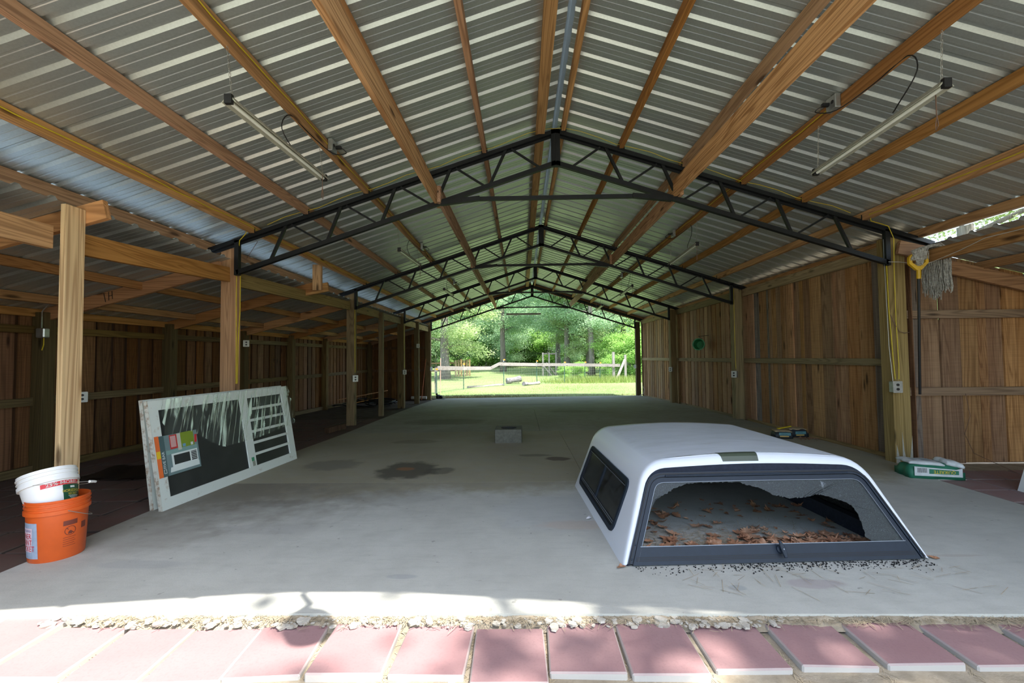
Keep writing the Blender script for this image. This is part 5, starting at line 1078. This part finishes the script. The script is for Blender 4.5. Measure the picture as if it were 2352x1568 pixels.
# ---------------------------------------------------------------- trees
def tree_parts(seed, H, R0, zb_, nleaf, ls, mleaf, trunk=.3, lean=.02, shape=1.0, nb=16, clump=.7):
    r_ = random.Random(seed); rs = np.random.RandomState(seed)
    top = Vector((r_.uniform(-1, 1)*H*lean, r_.uniform(-1, 1)*H*lean, H*.93)); mb = MB(); n = 10
    tp = [Vector((top.x*(i/n)**1.5+r_.uniform(-.05, .05)*(i > 0), top.y*(i/n)**1.5+r_.uniform(-.05, .05)*(i > 0), top.z*i/n)) for i in range(n+1)]
    tp[0].z = -.3
    mb.tube(tp, trunk, 9, rad=[trunk*(1.35 if i == 0 else 1)*(1-.85*(i/n)) for i in range(n+1)])
    cen = []
    for k in range(nb):
        f = (k+.5)/nb; z = zb_+(H*.92-zb_)*f; i = min(n-1, int(z/top.z*n)); p = tp[i].lerp(tp[i+1], z/top.z*n-i) if z < top.z else tp[-1]
        a = k*2.4+r_.uniform(-.4, .4); rr = R0*shape_r(f, shape)*r_.uniform(.75, 1.1); e = p+Vector((math.cos(a)*rr, math.sin(a)*rr, rr*r_.uniform(-.05, .35))); mid = p.lerp(e, .5)+Vector((0, 0, rr*.12))
        w0 = trunk*.33*(1-.6*f); mb.tube([p, mid, e], w0, 5, rad=[w0, w0*.6, w0*.15])
        for q in range(5): s = .3+.7*(q+.5)/5; c = p.lerp(e, s)+Vector((r_.gauss(0, .35), r_.gauss(0, .35), r_.gauss(0, .25)))*clump; cen.append((c, clump*r_.uniform(.6, 1.15)))
    m = nleaf//len(cen); C_ = []; 
    for c, s in cen: C_.append(np.array(c)+rs.normal(0, 1, (m, 3))*np.array([s, s, s*.55])*.75)
    C_ = np.concatenate(C_); C_[:, 2] = np.maximum(C_[:, 2], .15); k = len(C_)
    d1 = rs.normal(0, 1, (k, 3)); d1[:, 2] *= .5; d1 /= np.linalg.norm(d1, axis=1)[:, None]; d2 = np.cross(d1, rs.normal(0, 1, (k, 3))+np.array([0, 0, 1.2])); d2 /= np.linalg.norm(d2, axis=1)[:, None]
    s = rs.uniform(.6, 1.3, (k, 1))*ls; v = np.stack([C_-d1*s*.5, C_+d2*s*.3, C_+d1*s*.5, C_-d2*s*.3], 1).reshape(-1, 3)
    return mb, v, mleaf
def shape_r(f, s): return (math.sin(math.pi*min(1, f*.85+.12))**.7)*(1-.25*f) if s > 0 else max(.15, 1-f)
class Kind: pass
WORDS = 'leftmost second third fourth fifth sixth seventh eighth ninth tenth eleventh twelfth thirteenth fourteenth fifteenth sixteenth seventeenth eighteenth nineteenth twentieth twenty-first twenty-second twenty-third twenty-fourth'.split()
def nth(i, n): return WORDS[i] if i < n-1 else 'rightmost'
def make_kind(name, *a, **k):
    K = Kind(); mb, v, ml = tree_parts(*a, **k); K.name = name; K.mb = mb; K.v = v; K.ml = ml; K.t = None; K.f = None; return K
def plant(K, x, y, label, sc=1.0, rz=0, group=None, z=None, cat='tree'):
    z = gz(x, y) if z is None else z; t = empty(K.name, (x, y, z), label=label, cat=cat, group=group); t.rotation_euler[2] = rz; t.scale = (sc,)*3
    if K.t is None:
        K.t = K.mb.build('trunk', M_BARK, t, smooth='all', local=True, origin=(0, 0, 0), fixn=False); K.f = tri_mesh(K.v, 4, 'foliage', K.ml, t); K.f['kind'] = 'stuff'
    else:
        for src, nm in ((K.t, 'trunk'), (K.f, 'foliage')):
            o = src.copy(); o.name = nm; COL.objects.link(o); o.parent = t
    return t
oak = make_kind('oak_tree', 11, 13, 5.2, 1.9, 60000, .12, M_LEAFA, trunk=.34, nb=22)
tall = make_kind('tall_tree', 12, 17, 4.2, 3.4, 50000, .13, M_LEAFB, trunk=.27, nb=22)
under = make_kind('young_tree', 13, 8, 2.8, .7, 26000, .12, M_LEAFB, trunk=.10, nb=18, clump=.6)
shrub = make_kind('leafy_shrub', 14, 2.6, 1.5, .2, 14000, .09, M_LEAFC, trunk=.05, nb=14, clump=.35)
plant(oak, -5.14, 29.6, 'big oak with thick pale trunk at the left of the lawn', 1.0, .5)
plant(tall, -1.58, 38.3, 'tall straight tree standing alone behind the fence centre', .95, 1.2)
plant(tall, 5.0, 31.6, 'grey trunked tree behind the right part of the fence', .85, 2.2)
plant(oak, 5.3, 34.6, 'leafy oak behind the right grey trunks', .9, 4.0)
plant(tall, 3.5, 34.2, 'slimmer trunk just left of the right grey trees', .9, 3.3)
plant(tall, 3.3, 39.5, 'dark trunk behind the timber gate', .9, 5.0)
k = 0; r_ = random.Random(21)
for i in range(24):
    x = -16+i*1.3+r_.uniform(-.5, .5); plant(shrub, x, 49+r_.uniform(-1.5, 3), nth(i, 24)+' leafy bush from the left at the foot of the woods', r_.uniform(1.3, 1.9), r_.uniform(0, 6), 'bushes at the foot of the far woods', cat='shrub')
for i in range(20):
    x = -17+i*1.9+r_.uniform(-.7, .7); plant(under, x, 46+r_.uniform(-2, 4), nth(i, 20)+' young leafy tree from the left in the far undergrowth', r_.uniform(.8, 1.15), r_.uniform(0, 6), 'young trees at the wood edge')
for i in range(22):
    x = -24+i*2.3+r_.uniform(-.9, .9); plant(tall if i % 3 else oak, x, 52+r_.uniform(-3, 9), nth(i, 22)+' tall forest tree from the left in the far woods', r_.uniform(.85, 1.15), r_.uniform(0, 6), 'tall trees of the far woods')
for i in range(16):
    x = -30+i*4+r_.uniform(-.9, .9); plant(oak, x, 66+r_.uniform(-3, 6), nth(i, 16)+' hindmost forest tree from the left closing the far woods', 1.25, r_.uniform(0, 6), 'hindmost trees of the woods')
for i, (x, y, s, l) in enumerate(((7.6, 28.8, 1.1, 'bright green shrub right of the fence posts'), (8.9, 30.5, 1.4, 'tall bright shrub at the right end of the lawn'), (6.6, 30.5, 1.15, 'bright green shrub behind the diagonal brace'), (5.9, 29.0, .6, 'low shrub behind the rail end post'), (10.3, 33.0, 1.8, 'big shrub behind the right corner post'))): plant(shrub, x, y, l, s, i*1.3, cat='shrub')
for i, (x, y, s, l) in enumerate(((2.8, 29.0, .38, 'low weedy bush behind the fence centre right'), (3.9, 29.6, .42, 'low weedy bush at the foot of the grey trunks'))): plant(shrub, x, y, l, s, i*2.3, cat='shrub')
plant(tall, 8.6, 37, 'tree behind the bright shrubs at the right', 1.0, .3); plant(oak, -10.5, 36, 'oak left of the big pale trunk', 1.0, 2.5); plant(tall, 11.5, 33, 'tree beyond the right back corner', 1.0, 1.3)
# trees outside the picture that shade and tint the yard
plant(oak, 12.5, 12.5, 'oak beside the right lean-to seen through the roof gap', .85, 1.0, z=-.1)
plant(oak, 15, 7, 'second oak beside the right lean-to', .85, 2.0, z=-.1)
plant(oak, -14, -14, 'oak in the front yard far left', 1.0, 3.0, z=-.1); plant(oak, 4, -22, 'oak in the front yard centre', 1.1, 4.0, z=-.1); plant(tall, 14, -16, 'tall tree in the front yard right', 1.0, 5.0, z=-.1)
dap = make_kind('pine_tree', 15, 17.5, 3.0, 9.5, 3000, .24, M_LEAFA, trunk=.22, nb=14, clump=.9)
plant(dap, 6.7, -3.0, 'front yard pine whose crown dapples the pavers', 1.0, 0, z=-.1)
